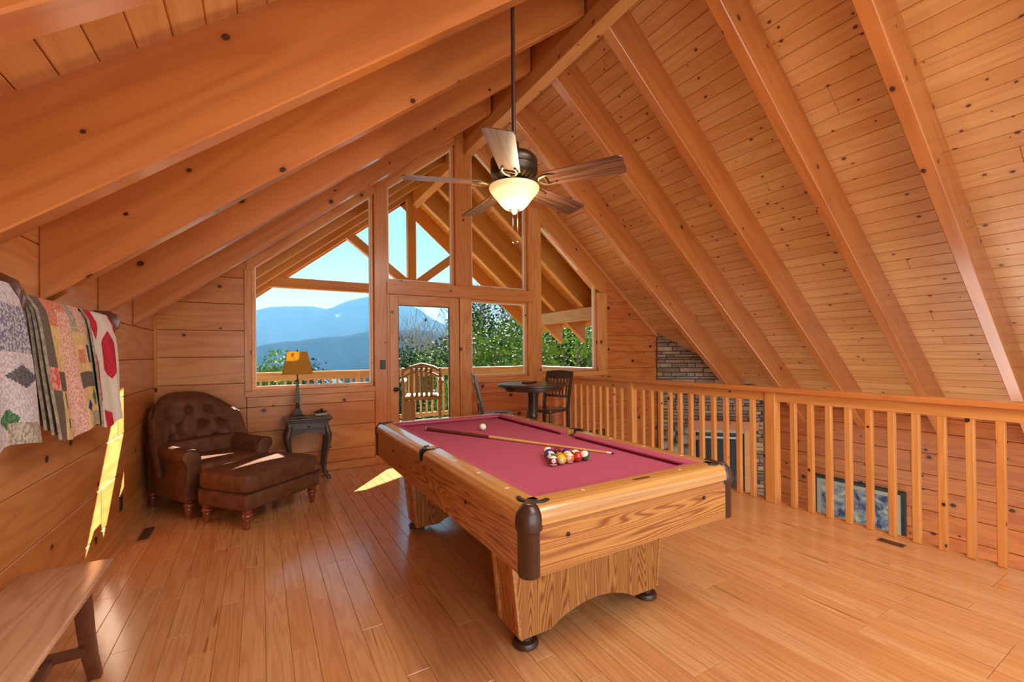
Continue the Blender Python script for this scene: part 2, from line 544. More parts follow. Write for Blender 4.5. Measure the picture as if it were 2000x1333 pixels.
# ---------------------------------------------------------------- floor
floor = MB().box(XL - .2, XE, YB, YG + .1, -.30, -.022).build('floor', 'gap_dark')
tag(floor, kind='structure')
PW = .1045
rnd = random.Random(3)
lens = (.42, .63, .84, 1.05, 1.26, 1.47)
n_pl = 0
rest = MB()
row = 0
x = XL + PW / 2
planks = []
while x < XE:
    y = YG + .02 - rnd.uniform(0, .8)
    first = YG + .02
    while first > YB:
        ln = rnd.choice(lens)
        y0 = first - ln
        planks.append((x, first - ln / 2, ln))
        first = y0
    x += PW
def visible(px, py, ln):
    # in front of the camera's lower frame edge
    d = px * .5009 + (py + ln / 2) * .8655
    return d > 1.45
vis = sorted([p for p in planks if visible(*p)], key=lambda p: p[0] ** 2 + p[1] ** 2)
for p in vis[:300]:
    board('floor_plank', (p[0], p[1], 0), (0, 1, 0), (0, 0, 1), p[2] - .0012, PW - .0012, .022, 'floor_wood', floor, .0015)
left = vis[300:] + [p for p in planks if not visible(*p)]
for px, py, ln in left:
    rest.box(px - PW / 2 + .0006, px + PW / 2 - .0006, py - ln / 2 + .0006, py + ln / 2 - .0006, -.022, 0)
# grain of the joined rest runs along local X, so it is built turned by 90 degrees
ro = None
if rest.v:
    rest.xform(Matrix.Rotation(-math.pi / 2, 4, 'Z'))
    ro = rest.build('floor_planks_beyond', 'floor_wood', floor, rot=(0, 0, math.pi / 2))
    ro['kind'] = 'stuff'
nosing = board('floor_edge', (XE + .012, (YG + YB) / 2, -.15), (0, 1, 0), (1, 0, 0), YG - YB, .30, .03, 'pine_rail', floor)
fl2 = MB().box(XE - 4, XR + .3, YB, YG + .2, FLZ - .1, FLZ).build('floor_lower', 'gap_dark')
tag(fl2, kind='structure')
for k in range(27):
    yy = YG - .09 - k * .14
    board('floor_plank', (5.9, yy, FLZ + .02), (1, 0, 0), (0, 0, 1), 3.5, .138, .02, 'floor_wood', fl2, .002)

# ---------------------------------------------------------------- left wall
wl_ = MB().box(XL - .2, XL - .03, YB, YG + .15, -.3, 2.25).build('wall_left', 'gap_dark')
tag(wl_, kind='structure')
seams = [.0, .215, .50, .785, 1.07, 1.357, 1.645, 1.93, 2.18]
splits = {1: [3.9, 1.1], 2: [1.9], 3: [4.3, 1.4], 4: [4.62, 2.2], 5: [4.55, 1.0], 6: [4.25, 2.5], 7: [3.4, 1.6], 0: [2.7]}
for i in range(len(seams) - 1):
    ys = [YG] + splits[i] + [YB]
    for a, b in zip(ys, ys[1:]):
        board('wall_board', (XL, (a + b) / 2, (seams[i] + seams[i + 1]) / 2), (0, 1, 0), (1, 0, 0), a - b - .003, seams[i + 1] - seams[i] - .004, .03, 'pine_board', wl_, .004)
bl = thing('baseboard_left', None, None)
tag(bl, kind='structure')
for a, b in ((YG, 3.1), (3.1, .6), (.6, YB)):
    board('baseboard_piece', (XL + .018, (a + b) / 2, .048), (0, 1, 0), (1, 0, 0), a - b - .002, .096, .018, 'pine_board', bl, .004)
cp = board('corner_post', (XL + .02, YG - .0, .9), (0, 0, 1), (1, -1, 0), 1.8, .05, .02, 'pine_board', wl_)

# ---------------------------------------------------------------- gable wall
Y1 = YG + .15
wb = MB()
GL = lambda x: ceil_l(x) - .40       # top lines of the glass
GR = lambda x: ceil_r(x) - .42
wb.prism([(XL - .2, -.3), (-.131, -.3), (-.131, ceil_l(-.131) + .05), (XL - .2, ceil_l(XL - .2) + .05)], YG + .03, Y1)
wb.box(-.131, 1.25, YG + .03, Y1, -.3, .93)
wb.box(2.585, 5.115, YG + .03, Y1, -2.8, .98)
wb.prism([(5.115, -2.8), (7.9, -2.8), (7.9, ceil_r(7.9) + .05), (5.115, ceil_r(5.115) + .05)], YG + .03, Y1)
wall_back = wb.build('wall_back', 'gap_dark')
tag(wall_back, kind='structure')
def gable_board(x0, x1, z0, z1, mat='pine_board', name='wall_board', y=YG, t=.03, extra=()):
    poly = [(x0, z0), (x1, z0), (x1, z1), (x0, z1)]
    poly = clip(poly, -SL, 1, RZ - SL * RX)
    poly = clip(poly, SR, 1, RZ + SR * RX)
    for e in extra:
        poly = clip(poly, *e)
    if len(poly) < 3:
        return None
    mb = MB()
    mb.prism(poly, y, y + t)
    return mb.build(name, mat, wall_back, bevel=.003, seg=1)
gs = [.095, .244, .533, .81, 1.084, 1.372, 1.658, 1.95, 2.239, 2.53]
for i in range(len(gs) - 1):
    a, b = gs[i] + .002, gs[i + 1] - .002
    gable_board(XL, -.133, a, b)
    if gs[i] < .8:
        gable_board(-.129, 1.248, a, min(b, .922))
    elif i == 3:
        gable_board(-.129, 1.248, a, .922)
    if gs[i] < .9:
        gable_board(2.59, 3.535, a, min(b, .968), 'pine_red')
        gable_board(3.785, 5.112, a, min(b, 1.0), 'pine_red')
for i in range(-10, 11):
    z0 = .244 + .288 * (i - 1)
    gable_board(5.117, 6.40, z0 + .002, z0 + .286, 'pine_red')
bb = thing('baseboard_back', None, None)
tag(bb, kind='structure')
for a, b in ((XL, 1.25), (2.585, 3.54), (3.78, XE)):
    board('baseboard_piece', ((a + b) / 2, YG - .018, .048), (1, 0, 0), (0, -1, 0), b - a, .094, .018, 'pine_board', bb, .004)
# timber posts and beams of the glazed gable
def timber(name, x0, x1, z0, z1, y0, y1, mat='pine_board', parent=None, along='z'):
    """square timber with grain along its length"""
    if along == 'z':
        return board(name, ((x0 + x1) / 2, y0, (z0 + z1) / 2), (0, 0, 1), (0, -1, 0), z1 - z0, x1 - x0, y1 - y0, mat, parent or wall_back, .004)
    return board(name, ((x0 + x1) / 2, y0, (z0 + z1) / 2), (1, 0, 0), (0, -1, 0), x1 - x0, z1 - z0, y1 - y0, mat, parent or wall_back, .004)
timber('post', 1.25, 1.405, 0, GL(1.405) + .02, YG - .012, Y1)
timber('post', 2.41, 2.585, 0, 2.165, YG - .012, Y1)
timber('post', 2.352, 2.595, 2.325, 4.42, YG - .012, Y1)
timber('post', 3.545, 3.78, 0, GR(3.545) + .02, YG - .012, Y1)
timber('transom_beam', 1.40, 3.625, 2.162, 2.328, YG - .035, Y1, along='x')
# rake timbers between the glass and the ceiling
for poly in ([(-.131, GL(-.131) - .02), (RX - .06, GL(RX - .06)), (RX - .06, ceil_l(RX - .06)), (-.131, ceil_l(-.131))],
             [(RX + .05, GR(RX + .05)), (5.117, GR(5.117) - .02), (5.117, ceil_r(5.117)), (RX + .05, ceil_r(RX + .05))]):
    a, b = Vector((poly[0][0], 0, poly[0][1])), Vector((poly[1][0], 0, poly[1][1]))
    d = (b - a).normalized(); n = Vector((0, -1, 0)); c = (a + b) / 2
    u = n.cross(d)
    M = Matrix(((d.x, u.x, n.x, c.x), (d.y, u.y, n.y, YG), (d.z, u.z, n.z, c.z), (0, 0, 0, 1)))
    Mi = M.inverted()
    mb = MB().prism(poly, YG - .004, Y1).xform(Mi)
    o = mb.build('rake_timber', 'pine_board', wall_back, bevel=.004, seg=1)
    o.matrix_local = M
# thin rake moulding on the right-hand side, where wall meets ceiling
a, b = Vector((2.75, YG - .02, ceil_r(2.75) - .035)), Vector((6.36, YG - .02, ceil_r(6.36) - .035))
board('rake_moulding', (a + b) / 2, b - a, (0, -1, 0), (b - a).length, .05, .02, 'pine_rail', wall_back)

# windows: a sash ring, casing boards and one pane each
def window(n, poly, casing=()):
    w = MB()
    ring(w, poly, .032, YG + .045, YG + .12)
    o = w.build('window_%d' % n, 'pine_rail', None, bevel=.004, seg=1)
    tag(o, kind='structure')
    s = MB()
    ring(s, offset_poly(poly, -.012), .012, YG + .06, YG + .10)
    s.build('sash', 'white_vinyl', o)
    MB().prism(poly, YG + .078, YG + .084).build('pane', 'window_glass', o)
    for x0, x1, z0, z1, al in casing:
        timber('casing', x0, x1, z0, z1, YG - .02, YG + .13, 'pine_board', o, al)
    return o
p_left = [(-.05, 1.026), (1.215, 1.026), (1.215, GL(1.215)), (-.05, GL(-.05))]
window(1, p_left, ((-.150, -.082, .995, GL(-.12), 'z'), (-.150, 1.25, .924, .994, 'x')))
p_um = [(1.44, 2.33), (2.35, 2.33), (2.35, GL(2.35)), (1.44, GL(1.44))]
p_um = [(1.437, 2.36), (2.32, 2.36), (2.32, GL(2.32) - .032), (1.437, GL(1.437) - .032)]
window(2, p_um)
p_ur = [(2.627, 2.36), (3.513, 2.36), (3.513, GR(3.513) - .032), (2.627, GR(2.627) - .032)]
window(3, p_ur)
p_lr = [(2.617, 1.075), (3.513, 1.075), (3.513, 2.13), (2.617, 2.13)]
window(4, p_lr, ((2.585, 3.545, .97, 1.043, 'x'),))
p_r = [(3.812, 1.115), (4.89, 1.115), (4.89, GR(4.89)), (3.812, GR(3.812) - .0)]
window(5, p_r, ((3.78, 5.117, 1.0, 1.083, 'x'), (4.922, 5.117, 1.083, GR(5.02), 'z')))
# glazed door
door = thing('door_1', None, None)
tag(door, kind='structure')
yd = YG + .01
timber('jamb', 1.405, 1.44, 0, 2.162, YG - .006, Y1, 'pine_board', door)
timber('stile', 1.443, 1.555, .02, 2.15, yd, yd + .045, 'pine_board', door)
timber('stile', 2.265, 2.408, .02, 2.15, yd, yd + .045, 'pine_board', door)
timber('rail', 1.555, 2.265, 2.03, 2.15, yd, yd + .045, 'pine_board', door, 'x')
timber('rail', 1.555, 2.265, .02, .16, yd, yd + .045, 'pine_board', door, 'x')
ring(MB(), [(1.565, .17), (2.255, .17), (2.255, 2.02), (1.565, 2.02)], .012, yd + .012, yd + .034).build('glazing_bead', 'black_plastic', door)
MB().box(1.555, 2.265, yd + .02, yd + .026, .16, 2.03).build('pane', 'window_glass', door)
kn = MB().lathe([(.0, -.07), (.018, -.068), (.028, -.058), (.028, -.045), (.014, -.034), (.010, -.012), (.026, -.008), (.028, 0)], 16)
kn.xform(Matrix.Translation((1.512, yd, .933)) @ Matrix.Rotation(-math.pi / 2, 4, 'X'))
kn.build('door_knob', 'brass_dark', door, True)

# ---------------------------------------------------------------- ceiling, rafters, ridge beam
ceiling = thing('ceiling', None, None)
tag(ceiling, kind='structure')
YE = 9.0
rf = MB()
nl = Vector((-SL, 0, 1)).normalized(); nr = Vector((SR, 0, 1)).normalized()
def slab(mb, fn, x0, x1, y0, y1, a, b):
    poly = [(x0, fn(x0) + a), (x1, fn(x1) + a), (x1, fn(x1) + b), (x0, fn(x0) + b)]
    mb.prism(poly, y0, y1)
slab(rf, ceil_l, XL - .3, RX, YB, Y1, .022, .16)
slab(rf, ceil_r, RX, XR + .3, YB, Y1, .022, .16)
rf.build('roof_deck', 'gap_dark', ceiling)
BW = .134
def slope_boards(x_start, x_end, fn, slope, sgn, y0, y1, mat, parent, cuts):
    cosn = 1 / math.sqrt(1 + slope * slope)
    dx = BW * cosn
    n = int(abs(x_end - x_start) / dx) + 1
    nd = Vector((slope * sgn, 0, -1)).normalized()   # faces the room
    r = random.Random(int(abs(x_end * 100)))
    for k in range(n):
        xc = x_start + (dx * (k + .5)) * (1 if x_end > x_start else -1)
        ys = [y0] + ([r.choice(cuts)] if cuts else []) + [y1]
        for a, b in zip(ys, ys[1:]):
            board('ceiling_board', (xc, (a + b) / 2, fn(xc)), (0, 1, 0), nd, abs(b - a) - .002, BW - .0025, .02, mat, parent, .0035)
slope_boards(RX, XL, ceil_l, SL, 1, YB, YG, 'pine_ceiling', ceiling, (.6, 1.6, 2.5, 3.4))
slope_boards(RX, XR, ceil_r, SR, -1, YB, YG, 'pine_ceiling', ceiling, (.9, 1.8, 2.6, 3.4, 4.2))
def rafter(x_top, x_bot, fn, slope, sgn, y0, y1, depth=RD, mat='pine_rafter', parent=None, name='rafter', tail=False):
    """rafter under the ceiling plane fn between two x positions, plumb cut at both ends"""
    lo, hi = fn(x_bot), fn(x_top)
    poly = [(x_bot, lo + .01), (x_bot, lo - depth), (x_top, hi - depth), (x_top, hi + .01)]
    if tail:
        poly = [(x_bot, lo + .01), (x_bot, lo - .22), (x_bot - sgn * .0, lo - depth), (x_top, hi - depth), (x_top, hi + .01)]
    a, b = Vector((x_bot, 0, lo)), Vector((x_top, 0, hi))
    d = (b - a).normalized(); n = Vector((0, -1, 0)); u = n.cross(d); c = (a + b) / 2
    M = Matrix(((d.x, u.x, n.x, c.x), (d.y, u.y, n.y, y0), (d.z, u.z, n.z, c.z), (0, 0, 0, 1)))
    mb = MB().prism(poly, y0, y1).xform(M.inverted())
    o = mb.build(name, mat, parent or ceiling, bevel=.006, seg=1)
    o.matrix_local = M
    return o
for y0 in (1.205, 2.08, 2.955, 3.835, 4.745, .33, -.55):
    rafter(RX - .07, XL, ceil_l, SL, -1, y0, y0 + .098)
for y1 in (1.35, 2.12, 2.99, 3.80, 4.68, .45, -.42):
    rafter(RX + .06, XR, ceil_r, SR, 1, y1 - .10, y1)
for z0, z1, w in ((4.185, 4.36, .065), (4.362, 4.52, .058), (4.522, 4.80, .052)):
    board('ridge_beam', (RX + .005, (YB + YG) / 2 + .02, z0), (0, 1, 0), (0, 0, -1), YG - YB + .04, w * 2, z1 - z0, 'pine_ceiling' if z0 < 4.2 else 'pine_rafter', ceiling, .004)

# ---------------------------------------------------------------- great-room wall on the right
wr = MB().box(XR + .03, XR + .2, YB, YG + .15, FLZ, ceil_r(XR) + .1).build('wall_right', 'gap_dark')
tag(wr, kind='structure')
z = FLZ
k = 0
while z < .72:
    h = .275 if k % 3 else .2
    z1 = min(z + h, .74)
    ys = [4.5, (3.3, 2.4, 1.6)[k % 3], (.4, .9, .1)[k % 3], YB]
    for a, b in zip(ys, ys[1:]):
        board('wall_board', (XR, (a + b) / 2, (z + z1) / 2), (0, 1, 0), (-1, 0, 0), a - b - .003, z1 - z - .005, .03, 'pine_red', wr, .004)
    z = z1
    k += 1

# ---------------------------------------------------------------- porch roof beyond the gable
porch = thing('porch_roof', 'timber porch roof with open truss outside the gable windows', 'roof')
pr_ = MB()
slab(pr_, ceil_l, -1.15, RX, Y1, YE, .022, .16)
slab(pr_, ceil_r, RX, 6.05, Y1, YE, .022, .16)
pr_.build('roof_deck', 'porch_wood', porch)
slope_boards(RX, -1.1, ceil_l, SL, 1, Y1, YE, 'porch_wood', porch, None)
slope_boards(RX, 6.0, ceil_r, SR, -1, Y1, YE, 'porch_wood', porch, None)
for y0 in (6.28, 7.16, 7.98):
    rafter(RX - .07, -1.0, ceil_l, SL, -1, y0, y0 + .11, mat='porch_wood', parent=porch)
    rafter(RX + .06, 5.95, ceil_r, SR, 1, y0, y0 + .11, mat='porch_wood', parent=porch)
board('fascia', ((RX - 1.15) / 2, YE, (ceil_l(RX) + ceil_l(-1.15)) / 2 - .16), (1, 0, SL), (0, 1, 0), math.hypot(RX + 1.15, SL * (RX + 1.15)), .34, .03, 'porch_wood', porch)
board('fascia', ((RX + 6.05) / 2, YE, (ceil_r(RX) + ceil_r(6.05)) / 2 - .16), (1, 0, -SR), (0, 1, 0), math.hypot(6.05 - RX, SR * (6.05 - RX)), .34, .03, 'porch_wood', porch)
board('ridge_beam', (RX + .005, (Y1 + 8.1) / 2, 4.185), (0, 1, 0), (0, 0, -1), 8.1 - Y1, .15, .55, 'porch_wood', porch)
board('eave_beam', (5.21, (Y1 + 8.12) / 2, 1.99), (0, 1, 0), (0, 0, -1), 8.12 - Y1, .13, .22, 'deck_wood', porch)
board('eave_beam', (-.42, (Y1 + 8.12) / 2, 1.84), (0, 1, 0), (0, 0, -1), 8.12 - Y1, .13, .22, 'deck_wood', porch)
def bar(name, a, b, w, t, mat, parent):
    a, b = Vector(a), Vector(b)
    return board(name, (a + b) / 2 + Vector((0, -t / 2, 0)), b - a, (0, -1, 0), (b - a).length, w, t, mat, parent, .005)
YT = 8.035
bar('tie_beam', (.15, YT, 2.575), (4.75, YT, 2.575), .165, .12, 'porch_wood', porch)
bar('king_post', (2.475, YT, 2.655), (2.475, YT, 4.35), .155, .12, 'porch_wood', porch)
bar('brace', (2.40, YT, 2.70), (1.18, YT, 3.62), .15, .10, 'porch_wood', porch)
bar('brace', (2.55, YT, 2.70), (3.75, YT, 3.62), .15, .10, 'porch_wood', porch)
for xx in (-.42, 5.21):
    MB().box(xx - .08, xx + .08, 7.96, 8.12, -.05, 2.0).build('porch_post', 'porch_wood', porch, bevel=.006, seg=1)
# ---------------------------------------------------------------- pool table
TX0, TX1, TY0, TY1, TZ = .845, 2.125, 1.375, 3.82, .80
TCX, TCY = (TX0 + TX1) / 2, (TY0 + TY1) / 2
HX, HY = (TX1 - TX0) / 2, (TY1 - TY0) / 2
pt = thing('pool_table', 'oak pool table with burgundy felt and brown corner castings', 'pool table', (TCX, TCY, 0))
RW = .115                             # wood rail width
BZ = TZ - .038                        # cloth height
MB().box(-HX + .06, HX - .06, -HY + .06, HY - .06, BZ - .05, BZ).build('bed', 'felt', pt)
MB().box(-HX + .05, HX - .05, -HY + .05, HY - .05, .56, BZ - .05).build('cabinet_frame', 'gap_dark', pt)
# aprons, grain along each
AZ0, AZ1 = .53, TZ - .072
for s, ax in ((-1, 'x'), (1, 'x'), (-1, 'y'), (1, 'y')):
    if ax == 'x':
        board('apron', (s * (HX - .010), 0, (AZ0 + AZ1) / 2), (0, 1, 0), (s, 0, 0), 2 * HY - .094, AZ1 - AZ0, .03, 'oak_veneer', pt, .002)
    else:
        board('apron', (0, s * (HY - .010), (AZ0 + AZ1) / 2), (1, 0, 0), (0, s, 0), 2 * HX - .094, AZ1 - AZ0, .03, 'oak_veneer', pt, .002)
# rails: rounded outer edge, flat top; local X is the length, local Y points outward
def rail_profile():
    pts = [(-RW, TZ - .055), (-RW, TZ - .004), (-RW + .004, TZ)]
    r = .05
    for k in range(7):
        a = math.pi / 2 * (1 - k / 6)
        pts.append((-r + r * math.cos(a), TZ - r + r * math.sin(a)))
    pts += [(0, TZ - .072), (-.02, TZ - .080), (-RW, TZ - .080)]
    return pts
def rail(name, cx, cy, rz, ln, mat='oak_rail'):
    mb = MB().prism([(p[0], p[1]) for p in rail_profile()], -ln / 2, ln / 2, 'x')
    o = mb.build(name, mat, pt, True, angle=35, loc=(cx, cy, 0), rot=(0, 0, rz))
    return o
CUT = .075                            # corner pocket cut
ln_side = HY - CUT - .045
for s in (-1, 1):
    for t in (-1, 1):
        rail('rail', s * HX, t * (.045 + ln_side / 2), -math.pi / 2 if s > 0 else math.pi / 2, ln_side)
    rail('rail', 0, s * HY, 0 if s > 0 else math.pi, 2 * (HX - CUT))
# cushions (nose towards the cloth)
def cushion(cx, cy, rz, ln, c0, c1):
    pts = []
    def sec(x, k):
        return [(x, -RW, TZ - .002), (x, -RW - .012, TZ - .001), (x, -RW - .048 * k, TZ - .010), (x, -RW - .052 * k, TZ - .018), (x, -RW - .030 * k, BZ), (x, -RW, BZ)]
    mb = MB()
    xs = [(-ln / 2, .05), (-ln / 2 + c0 * .5, .55), (-ln / 2 + c0, 1.), (ln / 2 - c1, 1.), (ln / 2 - c1 * .5, .55), (ln / 2, .05)]
    vs = []
    for x, k in xs:
        vs += sec(x, k)
    fs = []
    for j in range(len(xs) - 1):
        for i in range(6):
            fs.append((j * 6 + i, j * 6 + (i + 1) % 6, (j + 1) * 6 + (i + 1) % 6, (j + 1) * 6 + i))
    fs += [tuple(range(6)), tuple(range(len(xs) * 6 - 1, len(xs) * 6 - 7, -1))]
    mb.add(vs, fs)
    mb.build('cushion', 'felt', pt, True, angle=35, loc=(cx, cy, 0), rot=(0, 0, rz))
for s in (-1, 1):
    for t in (-1, 1):
        rz = -math.pi / 2 if s > 0 else math.pi / 2
        big_at_plus = (t < 0) if s > 0 else (t > 0)
        c0, c1 = (.03, .085) if big_at_plus else (.085, .03)
        cushion(s * HX, t * (.052 + ln_side / 2), rz, ln_side - .01, c0, c1)
    cushion(0, s * HY, 0 if s > 0 else math.pi, 2 * (HX - CUT) - .01, .085, .085)
# pockets: U-shaped rim, liner and dark well
def pocket(cx, cy, ang, r, corner):
    p = MB()
    n = 14
    a0, a1 = (R(-80), R(80)) if corner else (R(-88), R(88))
    for j in range(n):
        for q in (0, 1):
            a = a0 + (a1 - a0) * (j + q) / n
    vs = []; fs = []
    for j in range(n + 1):
        a = ang + a0 + (a1 - a0) * j / n
        c, s = math.cos(a), math.sin(a)
        for rr, zz in ((r, TZ + .006), (r + .017, TZ + .005), (r + .019, TZ - .01), (r, TZ - .06)):
            vs.append((rr * c, rr * s, zz))
    for j in range(n):
        for i in range(4):
            fs.append((j * 4 + i, j * 4 + (i + 1) % 4, (j + 1) * 4 + (i + 1) % 4, (j + 1) * 4 + i))
    fs += [(0, 1, 2, 3), tuple(n * 4 + i for i in (3, 2, 1, 0))]
    p.add(vs, fs)
    o = p.build('pocket_rim', 'black_plastic', pt, True, angle=50, loc=(cx, cy, 0))
    w = MB().lathe([(r * .98, BZ + .002), (r * .97, TZ - .05), (r * .9, TZ - .02)][:2], 18, cap=False)
    MB().lathe([(r * .1, BZ + .0015), (r * .97, BZ + .0016)], 18).build('pocket_well', 'black_liner', o)
for sx in (-1, 1):
    for sy in (-1, 1):
        pocket(sx * (HX - .105), sy * (HY - .105), math.atan2(sy, sx), .052, True)
    pocket(sx * (HX - .078), 0, 0 if sx > 0 else math.pi, .05, False)
    # the thin dark joint and strap across the rail at the side pocket
    MB().box(-RW + .03, .003, -.003, .003, TZ - .075, TZ + .001).build('side_strap', 'black_plastic', pt, bevel=.003, seg=1, loc=(sx * HX, 0, 0), rot=(0, 0, 0 if sx > 0 else math.pi))
# corner castings
for sx in (-1, 1):
    for sy in (-1, 1):
        mb = MB()
        prof = [(.042, AZ0 - .002), (.045, AZ0 + .004), (.045, TZ - .10), (.046, TZ - .098), (.052, TZ - .094), (.054, TZ - .085), (.053, TZ - .060), (.048, TZ - .035), (.038, TZ - .016), (.025, TZ - .004), (.018, TZ + .002), (.014, TZ + .004)]
        mb.lathe(prof, 24)
        mb.build('corner_casting', 'brown_casting', pt, True, angle=40, loc=(sx * (HX - .047), sy * (HY - .047), 0))
        MB().box(-.012, .055, -.020, .020, TZ - .002, TZ + .0055).build('casting_arm', 'brown_casting', pt, bevel=.003, seg=2, smooth=True,
            loc=(sx * (HX - .042), sy * (HY - .042), 0), rot=(0, 0, math.atan2(-sy, -sx)))
# sights along the rails, the plate on the near rail, bolts on the near apron
def sight(x, y, rz):
    MB().prism([(-.014, 0), (0, -.0055), (.014, 0), (0, .0055)], TZ - .001, TZ + .0008, 'z').build('rail_sight', 'pearl_inlay', pt, loc=(x, y, 0), rot=(0, 0, rz))
for sx in (-1, 1):
    for t in (-.78, -.55, -.31, .31, .55, .78):
        sight(sx * (HX - .075), t * HY, math.pi / 2 if False else 0)
for sy in (-1, 1):
    for t in (-.5, .5):
        sight(t * HX * .95, sy * (HY - .075), math.pi / 2 * 0 + math.pi / 2)
pl = MB().lathe([(.001, TZ + .001), (.05, TZ + .001), (.05, TZ - .001)], 20, cap=False)
pl.xform(Matrix.Diagonal((1.15, .22, 1, 1)))
pl.build('name_plate', 'bronze_light', pt, loc=(.03, -HY + .066, 0))
for bx in (-HX * .68, HX * .62):
    b_ = MB().lathe([(.009, 0), (.009, .004), (.004, .006)], 10)
    b_.xform(Matrix.Rotation(math.pi / 2, 4, 'X'))
    b_.build('bolt', 'bolt_metal', pt, loc=(bx, -HY + .010, .665))
for by in (-.45, .45):
    b_ = MB().lathe([(.009, 0), (.009, .004), (.004, .006)], 10)
    b_.xform(Matrix.Rotation(-math.pi / 2, 4, 'Y'))
    b_.build('bolt', 'bolt_metal', pt, loc=(-HX + .010, by * HY * 1.2, .665))
# pedestals: tapered boxes with an arched lower edge on the outer faces
def pedestal(sy):
    ped = bpy.data.objects.new('pedestal', None)
    COL.objects.link(ped)
    ped.parent = pt
    ped.location = (0, sy * (HY - .46), 0)
    def panel(w0, w1, y, t, flip, nm):
        # arched panel standing in the XZ plane; grain vertical
        zt, zb = .535, .05
        pts = [(-w1, zt), (-w0, zb)]
        pts += [(-w0 + .13, zb)]
        n = 12
        for k in range(n + 1):
            u = k / n
            xx = -w0 + .17 + u * (2 * w0 - .34)
            pts.append((xx, zb + .075 * math.sin(math.pi * u) ** .8))
        pts += [(w0 - .13, zb), (w0, zb), (w1, zt)]
        mb = MB().prism(pts, y, y + t)
        M = Matrix(((0, 1, 0, 0), (0, 0, 1, 0), (1, 0, 0, 0), (0, 0, 0, 1)))    # local x -> world z
        mb.xform(M.inverted())
        o = mb.build(nm, 'oak_veneer', ped)
        o.matrix_local = M
    w0, w1 = .445, .495
    panel(w0, w1, -.10, .016, False, 'arched_panel')
    panel(w0, w1, .085, .016, False, 'arched_panel')
    for s in (-1, 1):
        poly = [(-.10, 0.045), (.10, .045), (.10, .535), (-.10, .535)]
        mb = MB()
        xb, xt = s * w0, s * w1
        mb.add([(xb - s * .018, -.098, .045), (xb - s * .018, .098, .045), (xb, .098, .045), (xb, -.098, .045), (xt - s * .018, -.098, .535), (xt - s * .018, .098, .535), (xt, .098, .535), (xt, -.098, .535)],
               [(0, 1, 2, 3), (4, 7, 6, 5), (0, 4, 5, 1), (1, 5, 6, 2), (2, 6, 7, 3), (3, 7, 4, 0)])
        M = Matrix(((0, 1, 0, 0), (0, 0, 1, 0), (1, 0, 0, 0), (0, 0, 0, 1)))
        mb.xform(M.inverted())
        o = mb.build('side_panel', 'oak_veneer', ped)
        o.matrix_local = M
        mb = MB()
        for yy in (-.104, .080):
            mb.add([(xb, yy, .06), (xb + s * .012, yy, .06), (xb + s * .012, yy + .024, .06), (xb, yy + .024, .06), (xt, yy, .53), (xt + s * .012, yy, .53), (xt + s * .012, yy + .024, .53), (xt, yy + .024, .53)],
                   [(0, 1, 2, 3), (4, 7, 6, 5), (0, 4, 5, 1), (1, 5, 6, 2), (2, 6, 7, 3), (3, 7, 4, 0)])
        mb.build('corner_strip', 'oak_rail', ped)
        MB().lathe([(.030, .07), (.034, .032), (.055, .028), (.062, .018), (.062, .006), (.055, 0)], 20).build('foot', 'brown_casting', ped, True, loc=(s * (w0 - .045), sy * .065, 0))
pedestal(-1)
pedestal(1)

# ---------------------------------------------------------------- balls and cue
BR = .0285
bz = BZ + BR
def ball_mesh(name, r=BR):
    bm = bmesh.new()
    bmesh.ops.create_uvsphere(bm, u_segments=20, v_segments=12, radius=r)
    me = bpy.data.meshes.new(name)
    bm.to_mesh(me); bm.free()
    for p in me.polygons: p.use_smooth = True
    return me
BC = {1: ('yellow', (.75, .46, .02)), 2: ('blue', (.02, .04, .28)), 3: ('red', (.55, .02, .02)), 4: ('purple', (.08, .015, .16)), 5: ('orange', (.70, .17, .02)), 6: ('green', (.01, .14, .06)), 7: ('maroon', (.22, .015, .02)), 8: ('black', (.012, .012, .014))}
P('ball_white', (.84, .78, .66), .08, Coat_Weight=.6)
for k, (n_, c_) in BC.items():
    P('ball_solid_%d' % k, c_, .08, Coat_Weight=.6)
    m = P('ball_stripe_%d' % k, c_, .08, Coat_Weight=.6)
    tc = N(m, 'ShaderNodeTexCoord'); sx = N(m, 'ShaderNodeSeparateXYZ')
    L(m, tc.outputs['Object'], sx.inputs[0])
    f_ = math_n(m, 'LESS_THAN', math_n(m, 'ABSOLUTE', sx.outputs['Z']), BR * .55)
    L(m, mix_n(m, f_, (.84, .78, .66), c_), m.node_tree.nodes['Principled BSDF'].inputs['Base Color'])
def numeral(txt, size, mat):
    cu = bpy.data.curves.new('numeral', 'FONT')
    cu.body = txt; cu.size = size; cu.align_x = 'CENTER'; cu.align_y = 'CENTER'
    tmp = bpy.data.objects.new('tmp', cu)
    COL.objects.link(tmp)
    me = bpy.data.meshes.new_from_object(tmp)
    bpy.data.objects.remove(tmp); bpy.data.curves.remove(cu)
    me.materials.clear(); me.materials.append(MATS[mat])
    return me
P('ink_black', (.01, .01, .01), .4)
